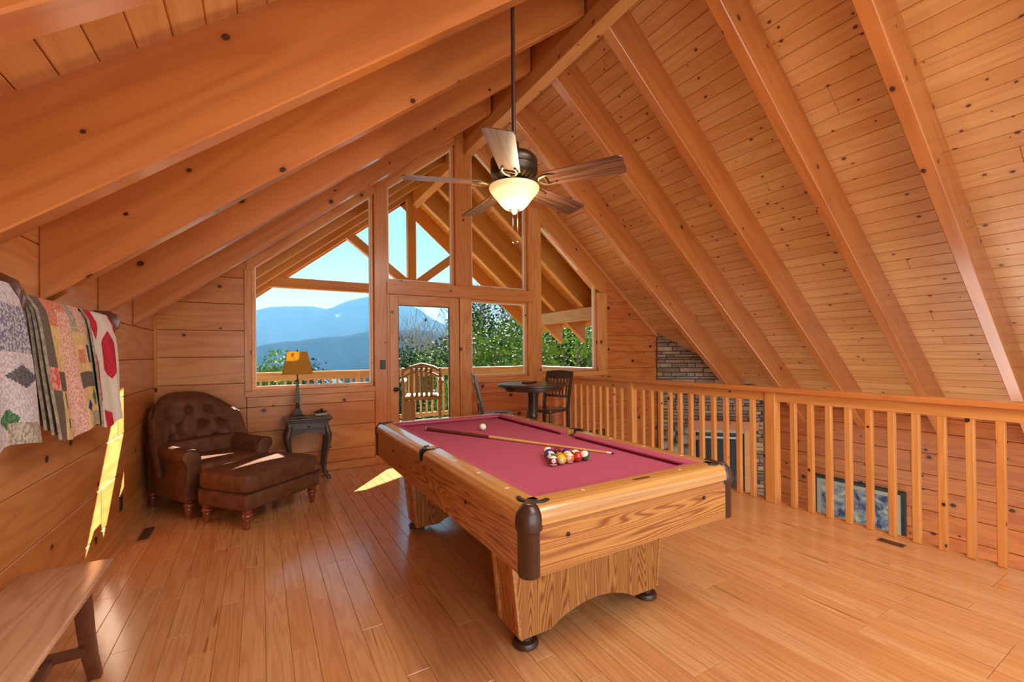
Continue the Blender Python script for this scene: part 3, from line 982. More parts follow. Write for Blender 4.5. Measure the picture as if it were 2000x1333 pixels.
def ball(num, x, y, where, face):
    k = num if num <= 8 else num - 8
    stripe = num > 8
    cn = BC[k][0]
    me = ball_mesh('pool_ball')
    me.materials.append(MATS[('ball_stripe_%d' if stripe else 'ball_solid_%d') % k])
    lab = ('white pool ball with %s stripe' % cn if stripe else 'solid %s pool ball' % cn) + ' ' + where
    o = obj('pool_ball', me)
    tag(o, lab, 'ball', 'racked pool balls')
    d = Vector(face).normalized()
    # number spot on local +X; turn local +X to face
    q = d.to_track_quat('X', 'Z')
    o.rotation_mode = 'QUATERNION'
    o.rotation_quaternion = q
    o.location = (x, y, bz)
    sp = MB()
    rr = BR * .42
    prof = [(.0001, math.sqrt(BR * BR) + .0003)] + [(rr * t / 4, math.sqrt(BR * BR - (rr * t / 4) ** 2) + .0003) for t in range(1, 5)]
    sp.lathe(prof, 16, cap=False)
    sp.xform(Matrix.Rotation(math.pi / 2, 4, 'Y'))
    s_ = sp.build('number_spot', 'ball_white', o, True)
    t_ = obj('numeral', numeral(str(num), BR * .55, 'ink_black'), o)
    t_.matrix_local = Matrix(((0, 0, 1, BR + .0008), (1, 0, 0, 0), (0, 1, 0, 0), (0, 0, 0, 1)))
    return o
o0 = Vector((1.385, 1.955)); ax = Vector((.0573, .002))
ay = Vector((ax.x * .5 - ax.y * .866, ax.x * .866 + ax.y * .5))
rows = [[15, 1, 13, 3, 14], [6, 5, 9, 12], [10, 8, 4], [2, 7], [11]]
wh = {15: 'at the left end of the front row', 1: 'second in the front row beside the maroon stripe', 13: 'in the middle of the front row', 3: 'fourth in the front row', 14: 'at the right end of the front row',
      6: 'behind the maroon striped ball', 5: 'in the second row of the rack', 9: 'in the second row of the rack', 12: 'at the right of the second row', 10: 'in the third row at the left', 8: 'in the middle of the rack', 4: 'at the right of the third row', 2: 'in the fourth row', 7: 'in the fourth row beside the cue', 11: 'at the tip of the rack farthest from the camera'}
rr_ = random.Random(5)
for j, row in enumerate(rows):
    for i, num in enumerate(row):
        p = o0 + ax * i + ay * j
        to = Vector((-p.x, -p.y, 0)).normalized()
        if j == 0 and num in (15, 1, 13):
            face = (to.x + .15 * (1 - i), to.y, -.12 if num == 1 else .15)
        else:
            face = (rr_.uniform(-1, 1), rr_.uniform(-1, 1), rr_.uniform(-.6, 1))
        ball(num, p.x, p.y, wh[num], face)
me = ball_mesh('cue_ball'); me.materials.append(MATS['ball_white'])
o = obj('cue_ball', me); o.location = (1.551, 3.161, bz)
tag(o, 'plain cream white cue ball alone beyond the cue stick', 'ball')
ca, cb = Vector((1.172, 3.40, BZ + .0165)), Vector((1.852, 1.985, BZ + .0065))
cb.z = BZ + .0065
cue = thing('pool_cue', 'pale wooden pool cue with dark butt lying across the burgundy felt', 'cue', ca)
d = (cb - ca); Lc = d.length
q = d.to_track_quat('X', 'Z')
def cue_part(name, u0, u1, r0, r1, mat):
    mb = MB().tube([(Lc * u0, 0, 0), (Lc * u1, 0, 0)], [r0, r1], 12)
    o = mb.build(name, mat, cue, True)
    o.rotation_mode = 'QUATERNION'; o.rotation_quaternion = q
cue_part('bumper', -.008, .0, .0135, .0155, 'white_ferrule')
cue_part('butt', 0, .40, .0160, .0118, 'cue_butt')
cue_part('shaft', .40, .975, .0118, .0068, 'cue_shaft')
cue_part('ferrule', .975, .995, .0066, .0066, 'white_ferrule')
cue_part('tip', .995, 1.002, .0063, .005, 'black_plastic')

# ---------------------------------------------------------------- turned legs, armchair, ottoman
def turned_leg(parent, x, y, h, mat='red_wood', s=1.):
    prof = [(.016, 0), (.019, .004), (.021, .02), (.022, .03), (.030, .075), (.034, .085), (.030, .095), (.036, .102), (.043, .115), (.043, .125), (.036, .135), (.030, .140), (.036, .150), (.038, .165), (.038, .19)]
    k = h / .17
    mb = MB().lathe([(r * s, z * k) for r, z in prof if z * k <= h + .03], 16)
    return mb.build('leg', mat, parent, True, angle=50, loc=(x, y, 0))
def sbox(mb, cx, cy, cz, sx, sy, sz, e=.35, n=14, fn=None):
    """superellipsoid cushion"""
    def f(u, v):
        th = -math.pi + 2 * math.pi * u; ph = -math.pi / 2 + math.pi * v
        sg = lambda w, p: math.copysign(abs(w) ** p, w)
        x = sg(math.cos(ph), e) * sg(math.cos(th), e); y = sg(math.cos(ph), e) * sg(math.sin(th), e); z = sg(math.sin(ph), e)
        p = (cx + sx * x, cy + sy * y, cz + sz * z)
        return fn(p) if fn else p
    return mb.grid(f, n * 2, n)
ch_rz = math.radians(32)
# local frame: +x chair's own width (to the right in the photograph), -y faces forward
arm = thing('armchair', 'brown leather armchair with button-tufted back in the corner', 'armchair', (-.418, 4.998, 0), ch_rz)
W2 = .41                                  # half width over the arms
MB().box(-.33, .33, -.30, .30, .16, .34).build('seat_base', 'leather', arm, True, .02, 3)
sc_ = MB()
sbox(sc_, 0, -.07, .395, .265, .33, .075, .30, 14)
sc_.build('seat_cushion', 'leather', arm, True, weld=True, angle=180)
# tufted barrel back
def back_pt(u, v, front):
    a = (u - .5) * 2                      # -1..1 across
    half = .42 - .05 * max(0, v - .55) ** 2 * 3.
    top = 1.03 - .18 * abs(a) ** 3.0
    z = .33 + (top - .33) * v
    x = a * (half * (1 - .10 * (v > .95)))
    wrap = -.26 * abs(a) ** 3.0           # sides come forward
    lean = .20 * v ** 1.2
    y = .29 + lean + wrap
    nx, ny = -a * .55 * abs(a), -1.
    l_ = math.hypot(nx, ny); nx, ny = nx / l_, ny / l_
    if front:
        t = .105 * (1 - .75 * max(0, (v - .85) / .15) ** 2) * (1 - .5 * abs(a) ** 6)
        # diamond tufting
        dep = 0.
        for (ta, tv) in TUFT:
            d2 = ((a - ta) / .085) ** 2 + ((v - tv) / .055) ** 2
            dep += .062 * math.exp(-d2)
        for (a0_, v0_), (a1_, v1_) in PLEAT:
            ex, ev = (a1_ - a0_) * .42, (v1_ - v0_) * .65
            qx, qv = (a - a0_) * .42, (v - v0_) * .65
            tt = max(0., min(1., (qx * ex + qv * ev) / (ex * ex + ev * ev)))
            dd = math.hypot(qx - tt * ex, qv - tt * ev)
            dep += .007 * math.exp(-(dd / .016) ** 2)
        gx = (a * 2.35 + v * 3.6); gy = (a * 2.35 - v * 3.6)
        dep += .010 * (abs(math.cos(math.pi * gx)) < .18) * 0
        t = t - dep + .018 * math.cos(a * 7.3) * math.sin(v * 9.) * (abs(a) < .75)
        x += nx * t; y += ny * t
    return (x, y, z)
TUFT = [(-.50, .72), (-.02, .76), (.42, .76), (-.26, .53), (.22, .55), (.60, .58), (-.52, .42), (.0, .33), (.45, .34), (-.30, .20), (.24, .18)]
PLEAT = [(TUFT[i], TUFT[j]) for i, j in ((0, 3), (1, 3), (1, 4), (2, 4), (2, 5), (0, 6), (3, 6), (3, 7), (4, 7), (4, 8), (5, 8), (6, 9), (7, 9), (7, 10), (8, 10))]
bk = MB()
nu, nv = 96, 72
bk.grid(lambda u, v: back_pt(u, v, True), nu, nv)
bk.grid(lambda u, v: back_pt(1 - u, v, False), nu, nv)
n1 = (nu + 1) * (nv + 1)
def fid(i, j): return j * (nu + 1) + i
def bid(i, j): return n1 + j * (nu + 1) + (nu - i)
for i in range(nu):
    bk.f.append((fid(i, nv), fid(i + 1, nv), bid(i + 1, nv), bid(i, nv))); bk.mi.append(0)
    bk.f.append((fid(i, 0), fid(i + 1, 0), bid(i + 1, 0), bid(i, 0))); bk.mi.append(0)
for j in range(nv):
    bk.f.append((fid(0, j), fid(0, j + 1), bid(0, j + 1), bid(0, j))); bk.mi.append(0)
    bk.f.append((fid(nu, j), fid(nu, j + 1), bid(nu, j + 1), bid(nu, j))); bk.mi.append(0)
ob = bk.build('backrest', 'leather', arm, True, angle=75)
for (ta, tv) in TUFT:
    p = back_pt((ta + 1) / 2, tv, True)
    MB().lathe([(.002, -.004), (.010, -.002), (.011, .002), (.006, .006)], 10).xform(Matrix.Rotation(math.pi / 2, 4, 'X')).build('button', 'leather', ob, True, loc=(p[0], p[1] - .004, p[2]))
MB().prism([(-.34, .10), (.34, .10), (.38, .28), (.32, .41), (-.32, .41), (-.38, .28)], .17, .60, 'z').build('back_shell', 'leather', arm, True, .03, 3)
# rolled arms
def arm_profile(s):
    # outline in (x, z) of the arm front, outer side at s
    pts = [(.245, .16), (.245, .50), (.250, .545), (.270, .575), (.31, .592), (.35, .590), (.382, .572), (.394, .540), (.386, .505), (.366, .485), (.354, .44), (.362, .36), (.372, .28), (.370, .16)]
    return [(s * x, z) for x, z in pts]
for s in (-1, 1):
    mb = MB()
    pr0 = arm_profile(s)
    secs = []
    for y, k, dz in ((-.33, .0, -.012), (-.345, .012, 0), (-.30, 0, .0), (-.1, 0, .0), (.1, 0, .008), (.26, 0, .03)):
        secs.append([(x, y, z + dz) for x, z in pr0])
    secs[0] = [(s * (.315 + (abs(x) - .315) * .86), -.352, .36 + (z - .36) * .93) for x, z in pr0]
    secs[1] = [(x, -.338, z) for x, z in pr0]
    vs = [p for sec in secs for p in sec]
    n = len(pr0)
    fs = [tuple(range(n)), tuple(range(len(vs) - 1, len(vs) - 1 - n, -1))]
    for j in range(len(secs) - 1):
        for i in range(n):
            fs.append((j * n + i, j * n + (i + 1) % n, (j + 1) * n + (i + 1) % n, (j + 1) * n + i))
    mb.add(vs, fs)
    ao = mb.build('armrest', 'leather', arm, True, angle=60)
    MB().tube([(x, -.341, z) for x, z in pr0[1:-1]], .0045, 6).build('piping', 'leather_seam', ao, True)
MB().box(-.27, .27, -.318, -.30, .16, .33).build('front_panel', 'leather', arm, True, .006, 2)
for x, y in ((-.315, -.29), (.315, -.29), (-.30, .36), (.30, .36)):
    turned_leg(arm, x, y, .17, s=.95)
# ottoman
ot = thing('ottoman', 'brown leather ottoman with turned wooden legs in front of the armchair', 'ottoman', (.014, 4.452, 0), math.atan2(.645, .764))
MB().box(-.385, .385, -.275, .275, .155, .295).build('body', 'leather', ot, True, .022, 3)
oc = MB()
sbox(oc, 0, 0, .365, .395, .285, .078, .22, 16, lambda p: (p[0], p[1], p[2] + .018 * (1 - (p[0] / .4) ** 2) * (1 - (p[1] / .29) ** 2) * (p[2] > .37)))
oc.build('cushion_top', 'leather', ot, True, weld=True, angle=180)
MB().tube([(-.388, -.278, .294), (.388, -.278, .294), (.388, .278, .294), (-.388, .278, .294), (-.388, -.278, .294)], .005, 6).build('piping', 'leather_seam', ot, True)
for sx in (-1, 1):
    for sy in (-1, 1):
        turned_leg(ot, sx * .335, sy * .225, .155)

# ---------------------------------------------------------------- side table, lamp, centrepiece
st = thing('side_table', 'small dark side table with cabriole legs beneath the window', 'side table', (.46, 5.415, 0))
MB().box(-.245, .245, -.165, .165, .665, .69).build('table_top', 'grey_dark_wood', st, True, .008, 3)
MB().box(-.225, .225, -.148, .148, .645, .665).build('top_moulding', 'grey_dark_wood', st, True, .006, 2)
MB().box(-.205, .205, -.13, .13, .545, .645).build('frame', 'grey_dark_wood', st, bevel=.004)
dr = MB().box(-.165, .165, -.142, -.13, .565, .632).build('drawer', 'grey_dark_wood', st, bevel=.003)
MB().lathe([(.004, 0), (.006, .008), (.011, .014), (.008, .02), (.001, .022)], 12).xform(Matrix.Rotation(math.pi / 2, 4, 'X')).build('drawer_knob', 'brass_dark', dr, True, loc=(0, -.142, .60))
ap = MB()
pts = [(-.165, .55)]
for k in range(13):
    u = k / 12
    pts.append((-.165 + .33 * u, .49 + .045 * math.sin(math.pi * u)))
pts.append((.165, .55))
ap.prism(pts, -.135, -.122)
ap.build('apron_arch', 'grey_dark_wood', st)
for sx in (-1, 1):
    for sy in (-1, 1):
        cur = [(0, .60), (.012, .54), (.026, .49), (.024, .43), (.008, .34), (-.012, .22), (-.020, .12), (-.010, .05), (.010, .022), (.022, .010), (.022, 0)]
        rad = [.026, .030, .033, .030, .024, .020, .017, .017, .022, .024, .022]
        mb = MB().tube([(sx * (.182 + o_), sy * (.110 + o_ * .6), z_) for o_, z_ in cur], rad, 10)
        mb.build('leg', 'grey_dark_wood', st, True)
lp = thing('table_lamp', 'dark pedestal table lamp with mustard rectangular shade on the side table', 'lamp', (.36, 5.43, .69))
def sq(mb, prof, n=4):
    mb.lathe([(r * 1.414, z) for r, z in prof], 4)
    mb.xform(Matrix.Rotation(math.pi / 4, 4, 'Z'))
b_ = MB(); sq(b_, [(.072, 0), (.072, .014), (.066, .02), (.052, .034), (.024, .105), (.018, .112)])
b_.build('base', 'lamp_bronze', lp)
MB().lathe([(.012, .11), (.022, .125), (.022, .14), (.013, .152), (.016, .158), (.016, .165)], 14).build('ball_joint', 'lamp_bronze', lp, True)
c_ = MB(); sq(c_, [(.026, .165), (.010, .42), (.008, .425)])
c_.build('column', 'lamp_bronze', lp)
MB().lathe([(.006, .385), (.018, .40), (.018, .415), (.007, .43), (.006, .50)], 12).build('neck', 'lamp_bronze', lp, True)
MB().tube([(0, 0, .49), (.05, 0, .53), (.055, 0, .65), (.0, 0, .74), (-.055, 0, .65), (-.05, 0, .53), (0, 0, .49)], .0025, 6).build('harp', 'lamp_bronze', lp, True)
MB().lathe([(.004, .735), (.012, .745), (.012, .755), (.004, .765)], 10).build('finial', 'lamp_bronze', lp, True)
MB().lathe([(.012, .50), (.016, .53), (.028, .57), (.03, .60), (.015, .63), (.001, .635)], 14).build('bulb', 'planter_dish', lp, True)
sh = MB()
for a, b, c_, d_ in ((.142, .092, 0, 0), (.139, .089, 0, 0)):
    pass
vs = []
for w, dpt, z in ((.150, .098, .485), (.098, .068, .735)):
    vs += [(-w, -dpt, z), (w, -dpt, z), (w, dpt, z), (-w, dpt, z)]
for w, dpt, z in ((.147, .095, .485), (.095, .065, .735)):
    vs += [(-w, -dpt, z), (w, -dpt, z), (w, dpt, z), (-w, dpt, z)]
fs = []
for i in range(4):
    j = (i + 1) % 4
    fs += [(i, j, 4 + j, 4 + i), (8 + j, 8 + i, 12 + i, 12 + j), (i, 8 + i, 8 + j, j), (4 + i, 4 + j, 12 + j, 12 + i)]
sh.add(vs, fs)
sh.build('shade', 'lamp_shade', lp)
MB().tube([(-.152, -.1, .485), (.152, -.1, .485), (.152, .1, .485), (-.152, .1, .485), (-.152, -.1, .485)], .004, 6).build('shade_trim', 'lamp_shade', lp)
cp_ = thing('centrepiece', 'small cream dish of dark foliage on the side table', 'ornament', (.60, 5.42, .69))
dsh = MB()
dsh.lathe([(.03, .0), (.055, .008), (.062, .028), (.060, .03), (.05, .014), (.02, .010)], 10, cap=True)
dsh.xform(Matrix.Diagonal((1.1, .7, 1, 1)))
dsh.build('dish', 'planter_dish', cp_, True)
lf = MB()
r_ = random.Random(2)
for k in range(46):
    a = r_.uniform(0, 6.28); rr = r_.uniform(0, .055); z = .025 + r_.uniform(0, .055) * (1 - rr / .08)
    c = Vector((rr * math.cos(a) * 1.1, rr * math.sin(a) * .7, z))
    d1 = Vector((r_.uniform(-1, 1), r_.uniform(-1, 1), r_.uniform(-.3, 1))).normalized() * .02
    d2 = d1.orthogonal().normalized() * .010
    lf.add([c - d1, c + d2 + Vector((0, 0, .004)), c + d1, c - d2 - Vector((0, 0, .002))], [(0, 1, 2), (0, 2, 3)])
lf.build('foliage', 'dark_leaf', cp_)
for k in range(5):
    a = k * 1.256
    MB().lathe([(.003, 0), (.012, .006), (.010, .014), (.002, .02)], 8).build('pale_shell', 'planter_dish', cp_, True, loc=(.062 * math.cos(a), .040 * math.sin(a), 0.004))
# small dark ornament hanging on the door glass
wo = thing('window_ornament', 'small dark ornament hanging on the door glass', 'ornament', (1.925, YG + .022, 1.845))
MB().lathe([(.002, -.022), (.012, -.012), (.018, 0), (.016, .010), (.004, .014)], 12).xform(Matrix.Diagonal((1, .4, 1, 1))).build('body', 'black_plastic', wo, True)
MB().tube([(0, -.006, .012), (0, -.006, .045)], .001, 5).build('thread', 'black_plastic', wo)
# switch and outlets
sw = thing('light_switch', 'dark bronze switch plate on the post beside the door', 'switch', (1.346, YG - .012, 1.255))
MB().box(-.036, .036, -.006, 0, -.058, .058).build('plate', 'switch_plate', sw, bevel=.002)
MB().box(-.014, .014, -.010, -.006, -.03, .03).build('rocker', 'black_plastic', sw, bevel=.002)
ou = thing('wall_outlet', 'dark outlet plate low on the left wall near the armchair', 'outlet', (XL, 4.36, .27))
MB().box(0, .006, -.036, .036, -.058, .058).build('plate', 'switch_plate', ou, bevel=.002)
for zz in (-.024, .024):
    MB().lathe([(.016, 0), (.016, .003)], 14).xform(Matrix.Rotation(math.pi / 2, 4, 'Y')).build('socket', 'black_plastic', ou, loc=(.006, 0, zz))
# floor registers
def register(label, x, y, lx, ly):
    g = thing('floor_register', label, 'vent', (x, y, 0))
    MB().box(-lx, lx, -ly, ly, .0005, .004).build('plate', 'vent_metal', g, bevel=.0015, seg=1)
    along = ly > lx
    for k in range(-4, 5):
        if along:
            MB().box(-lx * .8, lx * .8, k * ly * .2 - .004, k * ly * .2 + .004, .004, .0052).build('slot', 'black_plastic', g)
        else:
            MB().box(k * lx * .2 - .004, k * lx * .2 + .004, -ly * .8, ly * .8, .004, .0052).build('slot', 'black_plastic', g)
register('brown floor register beside the loft railing', 3.905, 1.35, .035, .075)
register('brown floor register by the left wall near the armchair', -.775, 4.38, .035, .14)
# ---------------------------------------------------------------- quilt racks and quilts on the left wall
def rack(label, y0, y1, z):
    g = thing('quilt_rack', label, 'quilt rack', (XL, (y0 + y1) / 2, z))
    h = (y1 - y0) / 2
    board('back_rail', (.022, 0, 0), (0, 1, 0), (1, 0, 0), 2 * h - .04, .085, .022, 'rack_wood', g)
    for s in (-1, 1):
        pts = [(.0, -.075), (.03, -.08), (.075, -.068), (.118, -.036), (.130, .008), (.118, .050), (.075, .075), (.0, .08)]
        MB().prism(pts, s * h - .011, s * h + .011, 'y').build('end_bracket', 'rack_wood', g, True, .004, 2)
    MB().tube([(.082, -h, 0), (.082, h, 0)], .014, 12).build('dowel', 'rack_wood', g, True)
    for yy in (-h * .8, h * .8):
        MB().lathe([(.008, 0), (.008, .003), (.003, .005)], 10).xform(Matrix.Rotation(math.pi / 2, 4, 'Y')).build('screw', 'screw', g, loc=(.022, yy, .02))
    return g
rack('dark red wooden wall rack holding the patchwork and red hexagon quilts', 2.44, 3.77, 1.605)
rack('dark red wooden wall rack at the photo edge holding the lavender quilt', 1.45, 2.40, 1.63)
def cloth(name, ca, cb, scale, lo=.45, hi=.55):
    return noisy(name, s2l(*ca), s2l(*cb), scale, .9, 3, bump=.25, spec=.1, lo=lo, hi=hi)
cloth('q_grey', (120, 108, 96), (98, 86, 76), 160)
cloth('q_cream', (226, 196, 140), (214, 180, 124), 30)
cloth('q_pink', (226, 194, 178), (208, 146, 130), 90)
cloth('q_orange', (216, 150, 122), (198, 112, 88), 90)
cloth('q_floral', (190, 178, 160), (146, 136, 122), 90)
cloth('q_red', (196, 42, 62), (206, 60, 78), 60)
cloth('q_white', (232, 222, 210), (226, 214, 200), 60)
cloth('q_whitedot', (234, 224, 212), (150, 140, 150), 110, .66, .70)
cloth('q_lav', (214, 204, 206), (184, 174, 182), 90)
cloth('q_navy', (112, 112, 140), (190, 184, 188), 90)
cloth('q_blue', (44, 58, 116), (60, 72, 130), 60)
cloth('q_green', (60, 110, 74), (96, 132, 96), 60)
cloth('q_dark', (86, 84, 90), (110, 108, 112), 90)
cloth('q_stripe', (206, 96, 92), (226, 160, 140), 40)
cloth('q_back', (176, 158, 136), (152, 134, 114), 40)
QM = ['q_grey', 'q_cream', 'q_pink', 'q_orange', 'q_floral', 'q_red', 'q_white', 'q_whitedot', 'q_lav', 'q_navy', 'q_blue', 'q_green', 'q_dark', 'q_stripe', 'q_back']
QI = {n: i for i, n in enumerate(QM)}
def quilt(label, y0, y1, zd, zb, x_bot, pat, seed, layers=3, skew=0.):
    r = random.Random(seed)
    g = thing('quilt', label, 'quilt', (0, 0, 0), 0, 'quilts hanging on the wall racks')
    XD = XL + .082
    ph = [r.uniform(0, 6.28) for _ in range(6)]
    def path(k):
        t = .016 * k
        xf = XD + .062 - t
        zt = zd + .042 - t * .9
        xb2 = x_bot - t * 1.6
        zb2 = zb + .0 + .02 * k
        pts = [(XL + .036 + t * .3, zb + .16 + .03 * k), (XL + .038 + t * .3, zd - .15), (XL + .042 + t * .5, zd - .01), (XD - .028 + t * .2, zd + .028 - t * .8), (XD, zt), (XD + .034 - t * .3, zd + .03 - t * .9), (xf, zd - .03)]
        for u in (.12, .25, .38, .5, .62, .74, .86, 1.):
            pts.append((xf + (xb2 - xf) * u ** .8, zd - .03 + (zb2 - zd + .03) * u))
        return pts
    for k in range(layers):
        pts = path(k)
        # arc-length resample
        segs = [math.dist(a, b) for a, b in zip(pts, pts[1:])]
        tot = sum(segs)
        def pt_at(s):
            s *= tot
            for i, l_ in enumerate(segs):
                if s <= l_ or i == len(segs) - 1:
                    f = min(1., s / l_)
                    return (pts[i][0] + f * (pts[i + 1][0] - pts[i][0]), pts[i][1] + f * (pts[i + 1][1] - pts[i][1]))
                s -= l_
        s_top = sum(segs[:4]) / tot
        ya, yb = y0 + .012 * k * (seed % 2), y1 - .004 * k
        def surf(u, v, off, k=k):
            x, z = pt_at(v)
            fr = max(0., (v - s_top) / (1 - s_top))
            wob = (math.sin(u * 9 + ph[0]) * .010 + math.sin(u * 17 + ph[1] + z * 6) * .006) * fr
            x += wob + off
            if v > s_top:
                z += .014 * math.sin(u * 7 + ph[2]) * fr
                z += skew * (u - .5) * fr
            y = ya + (yb - ya) * u + .022 * math.sin(z * 9 + ph[3]) * fr * (1 if u > .5 else .6)
            return (x, y, z)
        nu, nv = (90, 160) if k == 0 else (28, 60)
        mb = MB()
        def mi_(u, v, k=k):
            if k:
                return QI['q_back']
            fr = (v - s_top) / (1 - s_top)
            if fr < 0:
                return QI['q_back']
            return QI[pat(u, fr)]
        mb.grid(lambda u, v: surf(u, v, 0.), nu, nv, 0, mi_)
        n1 = len(mb.v)
        mb.grid(lambda u, v: surf(u, v, -.010 if v > s_top else .010), nu, nv, QI['q_back'])
        for i in range(nu):
            for j in (0, nv):
                a, b = j * (nu + 1) + i, j * (nu + 1) + i + 1
                mb.f.append((a, b, n1 + b, n1 + a)); mb.mi.append(QI['q_back'] if k else QI[pat(.5, .99)])
        for j in range(nv):
            for i in (0, nu):
                a, b = j * (nu + 1) + i, (j + 1) * (nu + 1) + i
                mb.f.append((a, b, n1 + b, n1 + a)); mb.mi.append(QI['q_back'])
        mb.build('quilt_top' if k == 0 else 'folded_layer', QM, g, True, angle=60)
    return g
def pat_patch(u, f):
    if u < .16:
        return 'q_stripe' if .52 < f < .68 else 'q_grey'
    if u < .36:
        if f < .24: return 'q_orange'
        if f < .54: return 'q_cream'
        if f < .68: return 'q_grey'
        return 'q_green' if (abs(u - .27) < .04 and (abs(f - .74) < .05 or abs(f - .89) < .03)) else 'q_cream'
    if u < .60:
        return 'q_orange' if f < .12 else 'q_pink'
    if f < .28:
        return 'q_floral' if u < .74 else 'q_pink'
    if f < .58:
        if abs(u - .74) < .07 and abs(f - .46) < .05: return 'q_orange'
        if u > .90 and .36 < f < .5: return 'q_blue'
        return 'q_cream'
    if f < .70:
        return 'q_grey'
    if abs((u - .72) / .10) + abs((f - .84) / .05) < 1: return 'q_blue'
    if abs((u - .90) / .06) + abs((f - .78) / .08) < 1: return 'q_green'
    if u > .78 and f > .89: return 'q_floral'
    return 'q_cream'
def pat_hex(u, f):
    for cu, cf, w, h in ((.60, .42, .27, .21), (.12, .08, .15, .22), (.02, .60, .12, .2), (.30, .95, .20, .10), (1.0, .14, .10, .12), (1.0, .86, .1, .1)):
        if abs(u - cu) / w < 1 and abs(f - cf) / h + .5 * abs(u - cu) / w < 1:
            return 'q_red'
    return 'q_whitedot'
def pat_lav(u, f):
    if abs((u - .86) / .18) + abs((f - .62) / .07) < 1: return 'q_dark'
    if u > .66 and .2 < f < .48: return 'q_navy'
    if u > .7 and f > .88: return 'q_floral'
    if abs((u - .7) / .10) + abs((f - .86) / .06) < 1: return 'q_green'
    if u < .5 and .5 < f < .7: return 'q_pink'
    return 'q_lav'
quilt('patchwork quilt of cream, grey and pink floral squares on the wall rack', 2.49, 3.03, 1.605, 1.03, -.72, pat_patch, 3, 4)
quilt('white dotted quilt with red hexagons at the right end of the rack', 3.10, 3.55, 1.605, 1.0, -.73, pat_hex, 4, 3)
quilt('lavender floral quilt with navy patches at the left photo edge', 1.70, 2.33, 1.63, 1.07, -.72, pat_lav, 6, 3)

# ---------------------------------------------------------------- bench by the left wall
bn = thing('bench', 'polished wooden bench with dark curved legs against the left wall', 'bench', (-.748, 2.13, 0))
bm_ = MB().box(-.56, .56, -.155, .155, .422, .45)
bo = bm_.build('seat_plank', 'bench_wood', bn, True, .008, 3, rot=(0, 0, math.pi / 2))
for sy in (-1, 1):
    for sx in (-1, 1):
        cur = [(.105, .425), (.112, .34), (.118, .22), (.128, .10), (.142, 0)]
        mb = MB()
        vs = []; fs = []
        for i, (o_, z_) in enumerate(cur):
            w = .030 - .002 * i
            cx, cy = sx * (o_ - .015), sy * (.36 + .012 * i)
            t = .020
            vs += [(cx - w, cy - t, z_), (cx + w, cy - t, z_), (cx + w, cy + t, z_), (cx - w, cy + t, z_)]
        for i in range(len(cur) - 1):
            for q in range(4):
                fs.append((i * 4 + q, i * 4 + (q + 1) % 4, i * 4 + 4 + (q + 1) % 4, i * 4 + 4 + q))
        fs += [(0, 1, 2, 3), (19, 18, 17, 16)]
        mb.add(vs, fs)
        mb.build('leg', 'red_wood' if False else 'rack_wood', bn, bevel=.005, seg=2, smooth=True)
    board('leg_stretcher', (0, sy * .37, .16), (1, 0, 0), (0, 0, 1), .22, .03, .035, 'rack_wood', bn)
board('centre_stretcher', (0, 0, .15), (0, 1, 0), (0, 0, 1), .72, .03, .03, 'rack_wood', bn)
for sx in (-1, 1):
    board('side_apron', (sx * .10, 0, .40), (0, 1, 0), (sx, 0, 0), .80, .045, .018, 'rack_wood', bn)

# ---------------------------------------------------------------- ceiling fan
FX, FY = 1.325, 2.245
fan = thing('ceiling_fan', 'bronze five-blade ceiling fan with a lit amber glass bowl', 'ceiling fan', (FX, FY, 2.228))
FZ = .16
ztop = ceil_l(FX) - .05 - 2.228
MB().lathe([(.0125, .40), (.0125, ztop)], 14).build('downrod', 'brown_casting', fan, True)
MB().lathe([(.02, ztop - .10), (.05, ztop - .06), (.065, ztop - .02), (.065, ztop + .05)], 20).build('canopy', 'bronze', fan, True)
MB().lathe([(.013, .44), (.03, .42), (.034, .365), (.03, .345)], 16).build('coupling', 'bronze', fan, True)
mo = MB().lathe([(.03, .345), (.09, .342), (.125, .332), (.140, .312), (.143, .285), (.137, .272), (.143, .262), (.140, .232), (.125, .212), (.095, .196), (.06, .186), (.05, .18)], 32).build('motor_housing', 'bronze', fan, True, angle=35)
for k in range(20):
    a = k * 2 * math.pi / 20
    s_ = MB().box(.084, .124, -.006, .006, -.004, .004)
    s_.xform(Matrix.Translation((0, 0, .205)) @ Matrix.Rotation(a, 4, 'Z') @ Matrix.Translation((.104, 0, 0)) @ Matrix.Rotation(R(-27), 4, 'Y') @ Matrix.Translation((-.104, 0, 0)))
    s_.build('vent_slot', 'bronze_light', mo)
MB().lathe([(.05, .185), (.085, .178), (.09, .165), (.07, .150), (.06, .148)], 24).build('switch_housing', 'bronze', fan, True)
bowl = [(.150, .150), (.152, .143), (.146, .128), (.132, .110), (.114, .090), (.098, .068), (.080, .045), (.060, .026), (.035, .016), (.012, .014)]
MB().lathe([(.070, .158)] + bowl, 32, cap=False).build('glass_bowl', 'bulb_glass', fan, True, angle=60)
for a in (.5, 2.6, 4.7):
    MB().lathe([(.004, -.03), (.018, -.018), (.022, 0), (.016, .02), (.004, .03)], 12).build('bulb', 'bulb', fan, True, loc=(.06 * math.cos(a), .06 * math.sin(a), .10))
MB().lathe([(.003, -.012), (.012, -.008), (.022, .004), (.036, .016), (.036, .026), (.02, .03)], 16).build('finial', 'bronze', fan, True)
fl_ = add_light('fan_lamp', 'POINT', (FX, FY, 2.228 - .05), (0, 0, -1), 30, (1.0, .80, .50), .05)
for dx, zl in ((-.012, -.19), (.022, -.18)):
    pc = MB().tube([(dx, 0, .02), (dx, 0, zl)], .0012, 5).build('pull_chain', 'bronze', fan)
    MB().lathe([(.002, -.012), (.009, -.008), (.009, .004), (.002, .01)], 10).build('pull_knob', 'brown_casting', pc, True, loc=(dx, 0, zl))
ph0 = R(-55)
